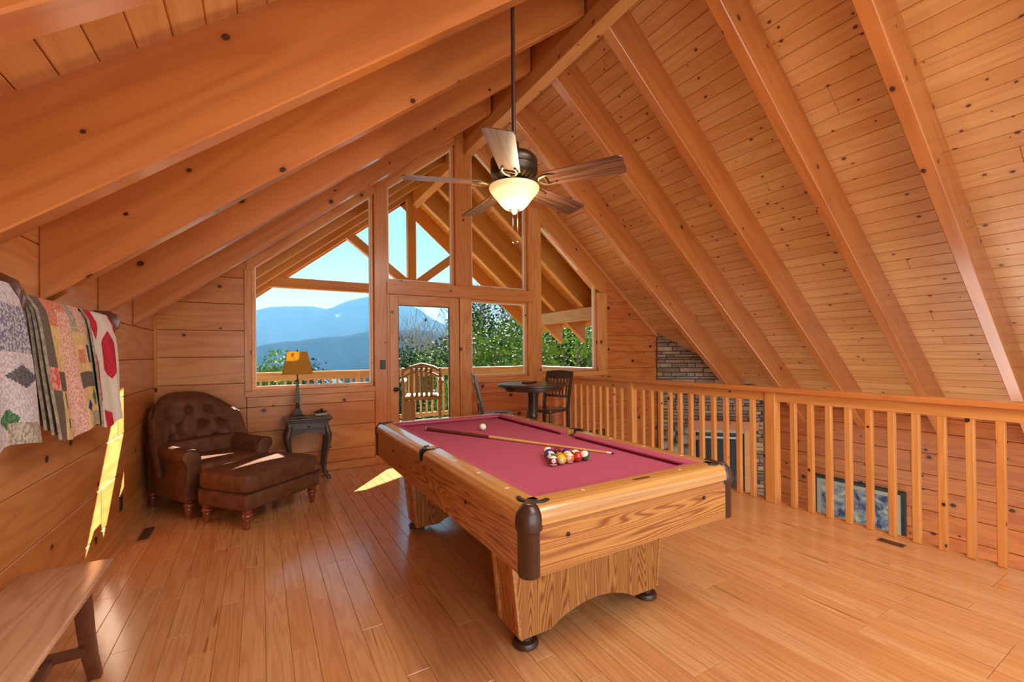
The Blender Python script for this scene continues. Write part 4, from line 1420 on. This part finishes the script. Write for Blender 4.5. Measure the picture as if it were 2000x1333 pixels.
for k in range(5):
    a = ph0 + k * 2 * math.pi / 5
    bl_ = bpy.data.objects.new('blade_assembly', None)
    # blade: rounded rectangle, wider at the tip
    pts = []
    x0, x1, w0, w1 = .205, .655, .060, .080
    pts += [(x0, -w0), (x1 - .03, -w1)]
    for q in range(1, 6):
        t = math.pi / 2 * q / 6
        pts.append((x1 - .03 + .03 * math.sin(t), -w1 + .03 - .03 * math.cos(t)))
    for q in range(0, 6):
        t = math.pi / 2 * q / 6
        pts.append((x1 - .03 + .03 * math.cos(t), w1 - .03 + .03 * math.sin(t)))
    pts += [(x1 - .03, w1), (x0, w0)]
    mb = MB().prism(pts, -.003, .003, 'z')
    bo_ = mb.build('blade', 'walnut_blade', fan)
    M = Matrix.Translation((0, 0, FZ + .008)) @ Matrix.Rotation(a, 4, 'Z') @ Matrix.Rotation(R(-13), 4, 'X')
    bo_.matrix_local = M
    ir = MB()
    ir.tube([(.085, 0, .018), (.13, 0, .006), (.16, 0, -.008)], [.012, .011, .010], 8)
    ir.tube([(.155, 0, -.008), (.175, .030, -.008), (.215, .044, -.008), (.255, .034, -.007)], [.009, .008, .008, .006], 8)
    ir.tube([(.155, 0, -.008), (.175, -.030, -.008), (.215, -.044, -.008), (.255, -.034, -.007)], [.009, .008, .008, .006], 8)
    ir.tube([(.20, -.045, -.006), (.205, 0, -.007), (.20, .045, -.006)], .006, 8)
    ir.build('blade_iron', 'bronze_light', bo_, True)
    bpy.data.objects.remove(bl_)

# ---------------------------------------------------------------- bar table and bar chairs
tb = thing('bar_table', 'round dark wood bar table with turned pedestal beyond the pool table', 'table', (2.70, 4.20, 0))
MB().lathe([(.10, .965), (.355, .965), (.36, .985), (.36, 1.005), (.395, 1.008), (.405, 1.018), (.405, 1.030), (.395, 1.038), (.05, 1.038)], 40).build('table_top', 'dark_wood', tb, True, angle=35)
MB().lathe([(.055, .08), (.075, .10), (.06, .16), (.045, .20), (.062, .26), (.075, .34), (.06, .46), (.045, .52), (.06, .545), (.06, .56), (.045, .58), (.06, .60), (.06, .615), (.045, .635), (.06, .655), (.06, .67), (.05, .70), (.06, .75), (.065, .90), (.08, .965)], 24).build('pedestal', 'dark_wood', tb, True, angle=50)
for k in range(4):
    a = k * math.pi / 2 + .6
    MB().tube([(0, 0, .15), (.13 * math.cos(a), .13 * math.sin(a), .13), (.25 * math.cos(a), .25 * math.sin(a), .07), (.32 * math.cos(a), .32 * math.sin(a), .025), (.35 * math.cos(a), .35 * math.sin(a), .02)], [.035, .035, .03, .025, .02], 8).build('foot', 'dark_wood', tb, True)
bx_ = thing('board_game_box', 'flat dark box lying on the round bar table', 'box', (2.70, 4.27, 1.038), .5)
MB().box(-.09, .09, -.05, .05, 0, .016).build('box_body', 'dark_wood', bx_, bevel=.003)
MB().box(-.082, .082, -.042, .042, .016, .0185).build('lid_panel', 'rack_wood', bx_)
def bar_chair(label, x, y, rz):
    g = thing('bar_chair', label, 'chair', (x, y, 0), rz, 'bar chairs at the round table')
    # local -y is forward
    s_ = MB()
    sbox(s_, 0, -.02, .70, .205, .20, .022, .35, 12)
    s_.build('seat', 'dark_wood', g, True, weld=True, angle=180)
    for sx in (-1, 1):
        MB().tube([(sx * .165, -.17, .69), (sx * .175, -.19, .5), (sx * .18, -.20, .28), (sx * .185, -.21, 0)], [.017, .022, .019, .015], 10).build('leg', 'dark_wood', g, True)
        # back leg and back post in one curved timber
        mb = MB()
        cur = [(.20, 0, .020), (.165, .35, .022), (.155, .68, .022), (.175, .85, .020), (.215, 1.02, .018), (.245, 1.15, .015)]
        vs = []; fs = []
        for yy, zz, w in cur:
            vs += [(sx * .185 - .016, yy - w, zz), (sx * .185 + .016, yy - w, zz), (sx * .185 + .016, yy + w, zz), (sx * .185 - .016, yy + w, zz)]
        for i in range(len(cur) - 1):
            for q in range(4):
                fs.append((i * 4 + q, i * 4 + (q + 1) % 4, i * 4 + 4 + (q + 1) % 4, i * 4 + 4 + q))
        n = len(vs)
        fs += [(3, 2, 1, 0), (n - 4, n - 3, n - 2, n - 1)]
        mb.add(vs, fs)
        mb.build('back_post', 'dark_wood', g, bevel=.004, seg=2, smooth=True)
    def crest(z0, z1, y0, y1, nm, dz=0.):
        mb = MB()
        def f(u, v, o_):
            x = -.185 + .37 * u
            bow = .018 * (1 - (2 * u - 1) ** 2)
            return (x, y0 + (y1 - y0) * v + bow + o_, z0 + (z1 - z0) * v + dz * (1 - (2 * u - 1) ** 2) * v)
        mb.grid(lambda u, v: f(u, v, -.009), 10, 2)
        k = len(mb.v)
        mb.grid(lambda u, v: f(u, v, .009), 10, 2)
        for i in range(10):
            for j in (0, 2):
                a, b = j * 11 + i, j * 11 + i + 1
                mb.f.append((a, b, k + b, k + a)); mb.mi.append(0)
        for j in range(2):
            for i in (0, 10):
                a, b = j * 11 + i, (j + 1) * 11 + i
                mb.f.append((a, b, k + b, k + a)); mb.mi.append(0)
        return mb.build(nm, 'dark_wood', g, True, angle=40)
    crest(1.065, 1.155, .222, .245, 'crest_rail', .012)
    crest(.965, .985, .200, .205, 'slat_rail')
    crest(.835, .865, .172, .178, 'lower_rail')
    for k in range(6):
        xx = -.13 + .052 * k
        bow = .018 * (1 - (xx / .185) ** 2)
        MB().tube([(xx, .174 + bow, .85), (xx, .188 + bow, .93), (xx, .201 + bow, .985), (xx, .212 + bow, 1.03), (xx, .224 + bow, 1.075)], [.007, .011, .008, .010, .007], 8).build('spindle', 'dark_wood', g, True)
    for zz, yy in ((.28, -.205), (.22, .18)):
        MB().tube([(-.18, yy, zz), (0, yy, zz), (.18, yy, zz)], [.011, .014, .011], 8).build('stretcher', 'dark_wood', g, True)
    for sx in (-1, 1):
        MB().tube([(sx * .183, -.2, .33), (sx * .184, 0, .33), (sx * .183, .17, .33)], [.011, .014, .011], 8).build('stretcher', 'dark_wood', g, True)
    return g
bar_chair('dark wood bar chair with spindle back right of the round table', 3.03, 4.37, math.atan2(-.95, .30) + math.pi * 0 if False else math.atan2(.30, .95) - math.pi / 2)
bar_chair('dark wood bar chair seen edge-on left of the round table', 2.30, 4.37, math.atan2(-.36, .93) + math.pi / 2)

# ---------------------------------------------------------------- loft railing
rl = thing('loft_railing', 'pine loft railing with square balusters overlooking the great room', 'railing', (4.07, 0, 0))
RY0, RY1 = -.62, YG
for a, b in ((RY0, 2.25), (2.25, RY1)):
    board('top_cap', (0, (a + b) / 2, 1.05), (0, 1, 0), (0, 0, 1), b - a - .001, .14, .038, 'pine_cap', rl, .008)
    board('under_rail', (-.025, (a + b) / 2, .968), (0, 1, 0), (-1, 0, 0), b - a - .001, .088, .05, 'pine_rail', rl, .004)
posts = [4.015, 2.268, .52]
for y in posts:
    board('rail_post', (-.045, y, .506), (0, 0, 1), (-1, 0, 0), 1.012, .09, .09, 'pine_rail', rl, .004)
yb = []
k = 0
y = RY1 - .10
segs_ = [(RY1 - .03, 4.06), (3.97, 2.313), (2.223, .565), (.475, RY0)]
for a, b in segs_:
    n = max(1, round((a - b) / .1425) - 1)
    st_ = (a - b) / (n + 1)
    for i in range(1, n + 1):
        board('baluster', (-.022, a - st_ * i, .464), (0, 0, 1), (-1, 0, 0), .926, .042, .042, 'pine_rail', rl, .003)

# ---------------------------------------------------------------- picture on the great-room wall
pc = thing('framed_picture', 'large framed blue-grey print on the lower great-room wall', 'picture', (XR - .001, 3.015, -.95))
pw, phh = .57, .40
for s in (-1, 1):
    board('frame_side', (-.03, s * (pw - .025), 0), (0, 0, 1), (-1, 0, 0), 2 * phh, .05, .03, 'frame_black', pc, .004)
    board('frame_side', (-.03, 0, s * (phh - .025)), (0, 1, 0), (-1, 0, 0), 2 * pw - .1, .05, .03, 'frame_black', pc, .004)
MB().box(-.012, -.004, -pw + .05, pw - .05, -phh + .05, phh - .05).build('mat_board', 'mat_board', pc)
m = P('print_art', (.3, .3, .32), .6)
tc = N(m, 'ShaderNodeTexCoord'); n1_ = N(m, 'ShaderNodeTexNoise'); n1_.inputs['Scale'].default_value = 7.; n1_.inputs['Detail'].default_value = 6.; n1_.inputs['Distortion'].default_value = 1.4
L(m, tc.outputs['Object'], n1_.inputs['Vector'])
cr = N(m, 'ShaderNodeValToRGB')
cr.color_ramp.elements[0].position = .36; cr.color_ramp.elements[0].color = (.05, .06, .10, 1)
cr.color_ramp.elements[1].position = .68; cr.color_ramp.elements[1].color = (.62, .56, .44, 1)
e_ = cr.color_ramp.elements.new(.46); e_.color = (.20, .22, .30, 1)
e_ = cr.color_ramp.elements.new(.55); e_.color = (.36, .34, .29, 1)
L(m, n1_.outputs['Fac'], cr.inputs[0]); L(m, cr.outputs[0], m.node_tree.nodes['Principled BSDF'].inputs['Base Color'])
MB().box(-.015, -.012, -pw + .11, pw - .11, -phh + .11, phh - .11).build('print', 'print_art', pc)
MB().box(-.020, -.018, -pw + .048, pw - .048, -phh + .048, phh - .048).build('glazing', 'window_glass', pc)

# ---------------------------------------------------------------- stone corner fireplace
A_ = Vector((6.33, 5.615, 0)); T_ = Vector((.7071, -.7071, 0)); NN = Vector((-.7071, -.7071, 0))
SLEN = (XR - 6.33) * 1.4142
fp = thing('stone_fireplace', 'stacked-stone corner fireplace with wooden mantel behind the loft railing', 'fireplace', (6.95, 4.995, FLZ))
def fpo(o):
    """move a part built in room coordinates under the fireplace"""
    o.parent = fp
    o.matrix_basis = Matrix.Translation(-fp.location) @ o.matrix_basis
    return o
mb = MB()
mb.prism([(6.33, 5.615), (7.6, 4.345), (7.6, 5.62)], FLZ, 1.8, 'z')
# cut the chimney mass to the ceiling line
bm = bmesh.new()
me = bpy.data.meshes.new('t'); me.from_pydata(mb.v, [], mb.f); bm.from_mesh(me)
geom = bm.verts[:] + bm.edges[:] + bm.faces[:]
bmesh.ops.bisect_plane(bm, geom=geom, plane_co=(RX, 0, RZ), plane_no=(SR, 0, 1), clear_outer=True)
bmesh.ops.holes_fill(bm, edges=bm.edges[:])
bmesh.ops.recalc_face_normals(bm, faces=bm.faces)
me2 = bpy.data.meshes.new('chimney_core'); bm.to_mesh(me2); bm.free()
me2.materials.append(MATS['mortar'])
fpo(obj('chimney_core', me2))
r_ = random.Random(11)
ins = (.66, 1.40, -1.25, -.07)
z = 1.80
n_st = 0
while z > -1.15:
    h = r_.choice((.048, .06, .072, .085))
    s = r_.uniform(-.2, 0)
    while s < SLEN - .02:
        ln = r_.choice((.14, .2, .26, .32, .4))
        a, b = max(s, .004), min(s + ln, SLEN - .004)
        s += ln
        if b - a < .05:
            continue
        zc = z - h / 2
        pc_ = A_ + T_ * ((a + b) / 2)
        if z - h > ceil_r((A_ + T_ * a).x) - .01:
            continue
        if ins[0] - .02 < (a + b) / 2 < ins[1] + .14 and zc < .19 and zc > -1.25:
            continue
        dpt = r_.uniform(.018, .045)
        o = board('stone', pc_ + NN * dpt + Vector((0, 0, zc)), T_, NN, b - a - .008, h - .008, dpt + .02, 'stone_%d' % r_.randrange(4), None, .008)
        fpo(o); n_st += 1
    z -= h
lo_ = MB()
zz = -1.15
while zz > FLZ + .1:
    s = 0.
    while s < SLEN - .1:
        ln = r_.uniform(.16, .4); b = min(s + ln, SLEN)
        if not (ins[0] - .02 < (s + b) / 2 < ins[1] + .02 and zz > -1.6):
            p0, p1 = A_ + T_ * (s + .004), A_ + T_ * (b - .004)
            q0, q1 = p0 + NN * .035, p1 + NN * .035
            lo_.add([(p0.x, p0.y, zz - .07), (p1.x, p1.y, zz - .07), (q1.x, q1.y, zz - .07), (q0.x, q0.y, zz - .07), (p0.x, p0.y, zz - .005), (p1.x, p1.y, zz - .005), (q1.x, q1.y, zz - .005), (q0.x, q0.y, zz - .005)],
                    [(0, 1, 2, 3), (7, 6, 5, 4), (0, 4, 5, 1), (1, 5, 6, 2), (2, 6, 7, 3), (3, 7, 4, 0)])
        s = b
    zz -= .075
lo = lo_.build('lower_stones', 'stone_1')
lo['kind'] = 'stuff'
fpo(lo)
def fbox(nm, s0, s1, z0, z1, d0, d1, mat, bevel=.004):
    c = A_ + T_ * ((s0 + s1) / 2) + NN * d1 + Vector((0, 0, (z0 + z1) / 2))
    return fpo(board(nm, c, T_, NN, s1 - s0, z1 - z0, d1 - d0, mat, None, bevel))
fbox('mantel_beam', .58, 1.64, .02, .17, .0, .16, 'pine_rafter')
fbox('surround_leg', 1.44, 1.53, -1.25, .02, .0, .06, 'pine_rail')
fbox('surround_leg', .58, .65, -1.25, .02, .0, .06, 'pine_rail')
fbox('surround_header', .65, 1.44, -.055, .02, .0, .05, 'mat_board')
fbox('firebox_frame', .68, 1.41, -.90, -.06, .0, .03, 'frame_black')
fbox('firebox_trim', .72, 1.34, -.16, -.12, .03, .045, 'steel_trim')
fbox('firebox_trim', 1.31, 1.34, -.80, -.16, .03, .045, 'steel_trim')
fbox('firebox_glass', .74, 1.30, -.82, -.17, .03, .034, 'screen_black')
r_ = random.Random(4)
for k, (s, zz, rr) in enumerate(((.42, -.18, .12), (.30, -.36, .14), (.52, -.40, .12), (.40, -.58, .15), (.22, -.10, .10), (.55, -.62, .12), (.25, -.72, .14), (.50, -.85, .14), (.50, -.02, .10), (.3, -.95, .15), (.12, -.3, .11), (.1, -.52, .12), (.36, .02, .09))):
    mb = MB()
    ph_ = [r_.uniform(0, 6) for _ in range(3)]
    sbox(mb, 0, 0, 0, rr, rr * .8, rr * .75, .75, 7, lambda p: (p[0] * (1 + .08 * math.sin(p[2] * 20 + ph_[0])), p[1], p[2] * (1 + .1 * math.sin(p[0] * 16 + ph_[1]))))
    o = mb.build('boulder', 'boulder', None, True, weld=True, angle=180)
    c = A_ + T_ * s + NN * .06
    o.location = (c.x, c.y, zz)
    bpy.context.view_layer.update()
    fpo(o)
# ---------------------------------------------------------------- deck outside
DK = -.06
deck = MB().box(-2.6, 6.05, Y1, 9.45, DK - .3, DK - .03).build('deck', 'deck_wood')
tag(deck, kind='structure')
for k in range(25):
    yy = Y1 + .075 + k * .145
    board('deck_board', (1.72, yy, DK), (1, 0, 0), (0, 0, 1), 8.6, .138, .03, 'deck_wood', deck, .004)
dr_ = thing('deck_railing', 'weathered wooden deck railing outside the gable windows', 'railing', (0, 0, DK))
DY, DX = 9.25, 5.95
def deck_run(a, b, step):
    a, b = Vector(a), Vector(b)
    d = (b - a); ln = d.length; d.normalize(); n = Vector((d.y, -d.x, 0))
    board('top_rail', (a + b) / 2 + Vector((0, 0, 1.135)), d, (0, 0, 1), ln + .1, .14, .04, 'deck_wood', dr_)
    board('face_rail', (a + b) / 2 + n * .02 + Vector((0, 0, 1.03)), d, n, ln, .12, .04, 'deck_wood', dr_)
    board('bottom_rail', (a + b) / 2 + n * .02 + Vector((0, 0, .12)), d, n, ln, .09, .04, 'deck_wood', dr_)
    m_ = int(ln / step)
    for i in range(1, m_):
        p = a + d * (i * ln / m_)
        board('baluster', p + Vector((0, 0, .58)), (0, 0, 1), n, .92, .036, .036, 'deck_wood', dr_)
    for t in (0, .25, .5, .75, 1.):
        p = a + d * (ln * t)
        board('rail_post', p + n * .045 + Vector((0, 0, .56)), (0, 0, 1), n, 1.1, .09, .09, 'deck_wood', dr_)
deck_run((-2.5, DY, 0), (DX, DY, 0), .13)
deck_run((DX, DY, 0), (DX, Y1 + .1, 0), .13)
def snow_patch(label, x, y, z, sx, sy, h, seed, name='snow_patch'):
    r = random.Random(seed); ph = [r.uniform(0, 6) for _ in range(4)]
    mb = MB()
    def f(u, v):
        a = 2 * math.pi * u
        k = 1 + .15 * math.sin(3 * a + ph[0]) + .08 * math.sin(7 * a + ph[1])
        rr = v
        return (sx * rr * k * math.cos(a), sy * rr * k * math.sin(a), h * (1 - rr ** 3) - .003)
    mb.grid(f, 24, 8)
    o = mb.build(name, 'snow', None, True, weld=True, angle=180)
    o.location = (x, y, z)
    return tag(o, label, 'snow')
# tall slatted chair, seen from behind through the door
dc = thing('deck_chair', 'tall slatted wooden deck chair with snow on its seat outside the door', 'chair', (2.44, 7.35, DK), R(-20))
for sx in (-1, 1):
    MB().tube([(sx * .30, .24, 0), (sx * .30, .24, 1.0)], .024, 8).build('front_post', 'chair_weathered', dc, True)
    MB().tube([(sx * .31, -.26, 0), (sx * .30, -.26, .7), (sx * .31, -.32, 1.12), (sx * .30, -.36, 1.22)], .024, 8).build('back_post', 'chair_weathered', dc, True)
    board('armrest', (sx * .32, -.02, 1.0), (0, 1, 0), (0, 0, 1), .62, .09, .03, 'chair_weathered', dc)
    o = MB().box(-.04, .04, -.24, .28, 0, .022).build('arm_snow', 'snow', dc, True, .01, 3, loc=(sx * .32, 0, 1.0))
for k in range(5):
    board('seat_slat', (0, -.2 + k * .105, .70), (1, 0, 0), (0, 0, 1), .60, .09, .025, 'chair_weathered', dc)
o = MB().box(-.28, .28, -.22, .26, 0, .05).build('seat_snow', 'snow', dc, True, .022, 4, loc=(0, 0, .70))
for k in range(5):
    xx = -.16 + k * .08
    board('back_slat', (xx, -.30, .98), (0, -.12, 1), (0, -1, -.12), .56, .05, .02, 'chair_weathered', dc)
cr_ = [(-.30, -.345, 1.16), (-.2, -.35, 1.22), (0, -.355, 1.27), (.2, -.35, 1.22), (.30, -.345, 1.16)]
MB().tube(cr_, .022, 8).build('crest', 'chair_weathered', dc, True)
MB().tube([(p[0], p[1], p[2] - .10) for p in cr_], .018, 8).build('back_rail', 'chair_weathered', dc, True)
MB().tube([(p[0], p[1], p[2] + .022) for p in cr_[1:]], [.012, .018, .018, .010], 8, squash=.7).build('crest_snow', 'snow', dc, True)
MB().tube([(-.3, -.27, .72), (.3, -.27, .72)], .02, 8).build('back_rail', 'chair_weathered', dc, True)
board('side_panel', (-.20, -.27, .33), (0, 0, 1), (0, -1, 0), .66, .18, .03, 'chair_weathered', dc)
for yy in (-.25, .24):
    MB().tube([(-.3, yy, .25), (.3, yy, .25)], .018, 8).build('stretcher', 'chair_weathered', dc, True)
dt = thing('deck_table', 'round deck table topped with snow outside the lower window', 'table', (3.10, 6.62, DK))
MB().lathe([(.05, .0), (.28, .01), (.28, .04), (.06, .06), (.05, .08), (.05, .98), (.10, 1.0), (.42, 1.0), (.42, 1.035), (.38, 1.035)], 24).build('table_body', 'deck_wood', dt, True, angle=35)
MB().lathe([(.42, 1.035), (.42, 1.06), (.39, 1.08), (.2, 1.088), (.01, 1.09)], 24).build('snow_cap', 'snow', dt, True, angle=60)
snow_patch('drifted snow on the deck floor below the left window', .2, 8.6, DK, 1.5, .45, .05, 3)
snow_patch('thin snow lying on the deck behind the slatted chair', 3.5, 8.7, DK, 1.0, .35, .04, 5)

# ---------------------------------------------------------------- terrain, mountains
F_PX = 849.7
fw = Vector((math.sin(YAW), math.cos(YAW), 0)); rt = Vector((math.cos(YAW), -math.sin(YAW), 0))
def at(px, depth, z=0.):
    p = fw * depth + rt * ((px - 1000) / F_PX * depth)
    return Vector((p.x, p.y, z))
def hgt(x, y):
    d = max(0., y - 8)
    return -3.4 - .13 * d - .0006 * d * d * (d < 140) + .5 * math.sin(x * .11 + y * .07) - (5 if d > 140 else 0) * 0
gr = MB()
def gf(u, v):
    yy = 6.2 + (v ** 1.7) * 180
    xx = -90 + 220 * u
    return (xx, yy, hgt(xx, yy))
gr.grid(gf, 40, 40)
ground = gr.build('ground', 'ground_cover', None, True, angle=180)
tag(ground, kind='structure')
def ridge(name, label, mat, dist, prof, base, seed, depth_back=.35, jag=1.):
    """a mountain range: profile of (pixel column, pixel row) read as bearing and elevation, modelled as a relief with its own depth"""
    r = random.Random(seed)
    ph = [r.uniform(0, 6) for _ in range(8)]
    def crest(px):
        for (x0, y0), (x1, y1) in zip(prof, prof[1:]):
            if x0 <= px <= x1:
                t = (px - x0) / (x1 - x0); t = t * t * (3 - 2 * t)
                return y0 + (y1 - y0) * t
        return prof[0][1] if px < prof[0][0] else prof[-1][1]
    mb = MB()
    px0, px1 = prof[0][0], prof[-1][0]
    def f(u, v):
        px = px0 + (px1 - px0) * u
        el = (690 - crest(px)) / F_PX
        # v 0 = foot, .7 = crest, 1 = behind
        k = v / .7 if v < .7 else 1 - (v - .7) / .3 * .6
        dd = dist * (1 - .42 * (1 - v / .7) if v < .7 else 1 + depth_back * (v - .7) / .3)
        w = math.sin(px * .021 + ph[0] + v * 5) * .5 + math.sin(px * .053 + ph[1] - v * 7) * .3 + math.sin(px * .12 + ph[2] + v * 11) * .15
        zc = H + el * dist + (math.sin(px * .15 + ph[3]) * .5 + math.sin(px * .31 + ph[4]) * .3) * dist * .0012 * jag
        z = base + (zc - base) * (max(0, k) ** 1.25) + w * dist * .028 * math.sin(math.pi * min(1, k)) * (v < .98)
        p = at(px, dd, z)
        return p
    mb.grid(f, 160, 36)
    o = mb.build(name, mat, None, True, angle=180)
    return tag(o, kind='structure')
ridge('mountain_range', 'hazy blue far mountain ridge with a peak against the sky', 'far_forest', 1500, [(-400, 640), (300, 625), (430, 612), (545, 592), (600, 591), (640, 597), (690, 580), (728, 573), (790, 590), (880, 632), (1000, 652), (1300, 660), (1700, 670)], -160, 3)
ridge('foothill', 'darker blue wooded foothill below the far ridge', 'far_forest', 800, [(-400, 690), (300, 680), (480, 672), (560, 661), (660, 652), (740, 640), (820, 640), (900, 655), (1100, 664), (1700, 672)], -110, 5)
ridge('valley_wood', 'brown-green wooded slope just beyond the deck', 'near_forest', 300, [(-400, 735), (450, 722), (560, 728), (700, 715), (800, 700), (900, 690), (1000, 684), (1200, 672), (1700, 665)], -70, 8, jag=2.5)

# ---------------------------------------------------------------- trees and shrubs
def bare_tree(name, label, pos, height, seed, mat='bark', spread=.42, group=None):
    r = random.Random(seed)
    g = thing(name, label, 'tree', pos, 0, group)
    tr = MB(); br = MB()
    def grow(mb, p, d, ln, rad, lev):
        n = 3
        pts = [p]; rads = [rad]
        for i in range(n):
            d = (d + Vector((r.uniform(-1, 1), r.uniform(-1, 1), r.uniform(-.2, .5))) * .12).normalized()
            p = p + d * (ln / n)
            pts.append(p); rads.append(rad * (1 - .55 * (i + 1) / n))
        mb.tube(pts, rads, 5 if lev == 0 else 3)
        if lev >= 3:
            return
        kids = (14, 6, 4)[lev]
        for k in range(kids):
            t = r.uniform(.35, 1.) if lev == 0 else r.uniform(.25, 1.)
            i = min(n - 1, int(t * n)); f = t * n - i
            q = pts[i] + (pts[i + 1] - pts[i]) * f
            a = r.uniform(0, 6.28)
            side = Vector((math.cos(a), math.sin(a), 0))
            nd = (d * .75 + side * r.uniform(.4, .9) * (spread / .42) + Vector((0, 0, .35))).normalized()
            grow(br, q, nd, ln * r.uniform(.34, .55), rads[i] * .55, lev + 1)
    grow(tr, Vector((0, 0, 0)), Vector((0, 0, 1)), height * .8, height * .010, 0)
    tr.build('trunk', mat, g, True)
    br.build('branches', mat, g, True)
    return g
def shrub(name, label, pos, height, width, seed, mat='leaf_green', leaves=1500, leaf=.11, snow=.12, group=None):
    r = random.Random(seed)
    g = thing(name, label, 'shrub', pos, 0, group)
    st = MB(); lv = MB(); sn = MB()
    blobs = []
    for k in range(16):
        a = r.uniform(0, 6.28); rr = width * .5 * math.sqrt(r.random()); z = height * r.uniform(.25, .95)
        rr *= 1.15 - .75 * (z / height) ** 2
        c = Vector((rr * math.cos(a), rr * math.sin(a), z))
        blobs.append((c, height * r.uniform(.10, .19)))
        st.tube([(0, 0, 0), c * .5 + Vector((0, 0, .1 * height)), c], [height * .02, height * .012, height * .005], 4)
    for k in range(leaves):
        c, br_ = r.choice(blobs)
        d = Vector((r.gauss(0, 1), r.gauss(0, 1), r.gauss(0, 1))).normalized()
        p = c + d * br_ * (r.random() ** .4)
        t = (d + Vector((r.uniform(-1, 1), r.uniform(-1, 1), r.uniform(-1, .4))) * .8).normalized()
        s = t.cross(Vector((r.uniform(-1, 1), r.uniform(-1, 1), r.uniform(-1, 1)))).normalized()
        l_, w_ = leaf * r.uniform(.7, 1.3), leaf * .33
        (sn if (d.z > .3 and r.random() < snow * 2.4) else lv).add([p, p + t * l_ * .5 + s * w_, p + t * l_, p + t * l_ * .5 - s * w_], [(0, 1, 2, 3)])
    st.build('stems', 'bark', g)
    o = lv.build('foliage', mat, g)
    if sn.v:
        sn.build('snow_dusting', 'snow', g)
    return g
def gz(p): return Vector((p.x, p.y, hgt(p.x, p.y)))
def put_tree(px, depth, top_px, seed, label, mat='bark', group='bare trees beyond the deck', name='bare_tree', spread=.42):
    p = gz(at(px, depth)); top = H + (690 - top_px) * depth / F_PX
    bare_tree(name, label, p, max(4., (top - p.z)), seed, mat, spread, group)
bt = [(800, 36, 612, 'tall bare tree at the left of the door view'), (822, 44, 650, 'bare tree in the middle of the door view'), (848, 40, 640, 'bare tree right of the middle in the door view'), (868, 34, 618, 'thin bare tree at the right of the door view'),
      (787, 50, 655, 'short bare tree by the left door stile'), (835, 52, 648, 'distant bare tree behind the door glass'), (880, 48, 630, 'bare tree between the door and the lower window'), (930, 34, 592, 'bare tree at the left of the lower window'), (950, 44, 580, 'bare tree with fine twigs in the lower window'), (968, 40, 570, 'tall bare tree in the middle of the lower window'),
      (990, 46, 575, 'bare tree right of the middle in the lower window'), (1012, 38, 575, 'bare tree at the right of the lower window'), (1075, 40, 590, 'bare tree at the left of the far right window'), (1150, 38, 600, 'bare tree at the right of the far right window'), (1110, 46, 600, 'bare tree in the middle of the far right window'),
      (812, 58, 655, 'distant bare tree above the deck chair'), (858, 60, 655, 'distant thin tree right of the deck chair'), (905, 55, 600, 'bare tree hidden partly by the centre post')]
for i, (px, dp, tp, lb) in enumerate(bt):
    put_tree(px, dp, tp, 20 + i, lb, 'bark' if i % 3 else 'bark_pale')
sb = [(930, 17, 640, 3.6, 'leaf_green', 'green leafy shrub at the left of the lower window'), (965, 19, 625, 3.8, 'leaf_green', 'bright green shrub in the middle of the lower window'), (1000, 17, 632, 3.6, 'leaf_green', 'green shrub at the right of the lower window'), (945, 24, 600, 4.4, 'leaf_dark', 'dark evergreen behind the shrubs in the lower window'), (1018, 23, 596, 4.6, 'leaf_dark', 'dark evergreen at the right of the lower window'),
      (1080, 16, 640, 3.4, 'leaf_green', 'snow-dusted shrub at the left of the far right window'), (1115, 15, 632, 3.4, 'leaf_green', 'snow-dusted shrub in the middle of the far right window'), (1150, 16, 640, 3.6, 'leaf_green', 'snow-dusted shrub at the right of the far right window'), (1100, 22, 610, 4.6, 'leaf_dark', 'dark evergreen behind the far right window shrubs'), (1150, 22, 606, 4.8, 'leaf_dark', 'dark evergreen at the right edge of the far right window'),
      (872, 26, 668, 3.6, 'leaf_dark', 'small evergreen right of the deck chair'), (840, 30, 680, 3.4, 'leaf_green', 'low green shrub behind the deck chair'), (520, 24, 694, 3.6, 'leaf_green', 'green-brown shrub at the left window edge'), (548, 26, 702, 3.0, 'leaf_dark', 'low dark shrub behind the lamp shade'), (800, 30, 684, 3.2, 'leaf_dark', 'low dark shrub at the left of the door view'), (610, 26, 716, 2.6, 'leaf_dark', 'low shrub below the mountain view')]
for i, (px, dp, tp, w, mt, lb) in enumerate(sb):
    p = gz(at(px, dp)); top = H + (690 - tp) * dp / F_PX
    shrub('evergreen_shrub', lb, p, top - p.z, w, 60 + i, mt, 3200, .15 if dp < 20 else .2, .03 if dp < 18 else .006, 'shrubs beyond the deck')
# snowy roof of a neighbouring shed below, seen above the deck rail
nb = thing('shed', 'small shed with a snow-covered roof beyond the deck rail', 'building', at(622, 34, -4.6), .6)
MB().box(-2.2, 2.2, -1.6, 1.6, -4, 2.6).build('walls', 'deck_wood', nb)
MB().prism([(-2.6, 2.5), (2.6, 2.5), (0, 4.35)], -1.9, 1.9).build('snow_roof', 'snow', nb)

# ---------------------------------------------------------------- valley haze
m = bpy.data.materials.new('haze'); m.use_nodes = True; MATS['haze'] = m
m.node_tree.nodes.clear()
_o = N(m, 'ShaderNodeOutputMaterial'); _v = N(m, 'ShaderNodeVolumeScatter')
_v.inputs['Color'].default_value = (.20, .50, .95, 1)
_v.inputs['Density'].default_value = .00023
_v.inputs['Anisotropy'].default_value = .2
L(m, _v.outputs[0], _o.inputs['Volume'])
hz = MB().box(-2500, 3000, 70, 3500, -200, 190).build('haze', 'haze')
tag(hz, 'blue haze filling the valley', 'haze', kind='stuff')
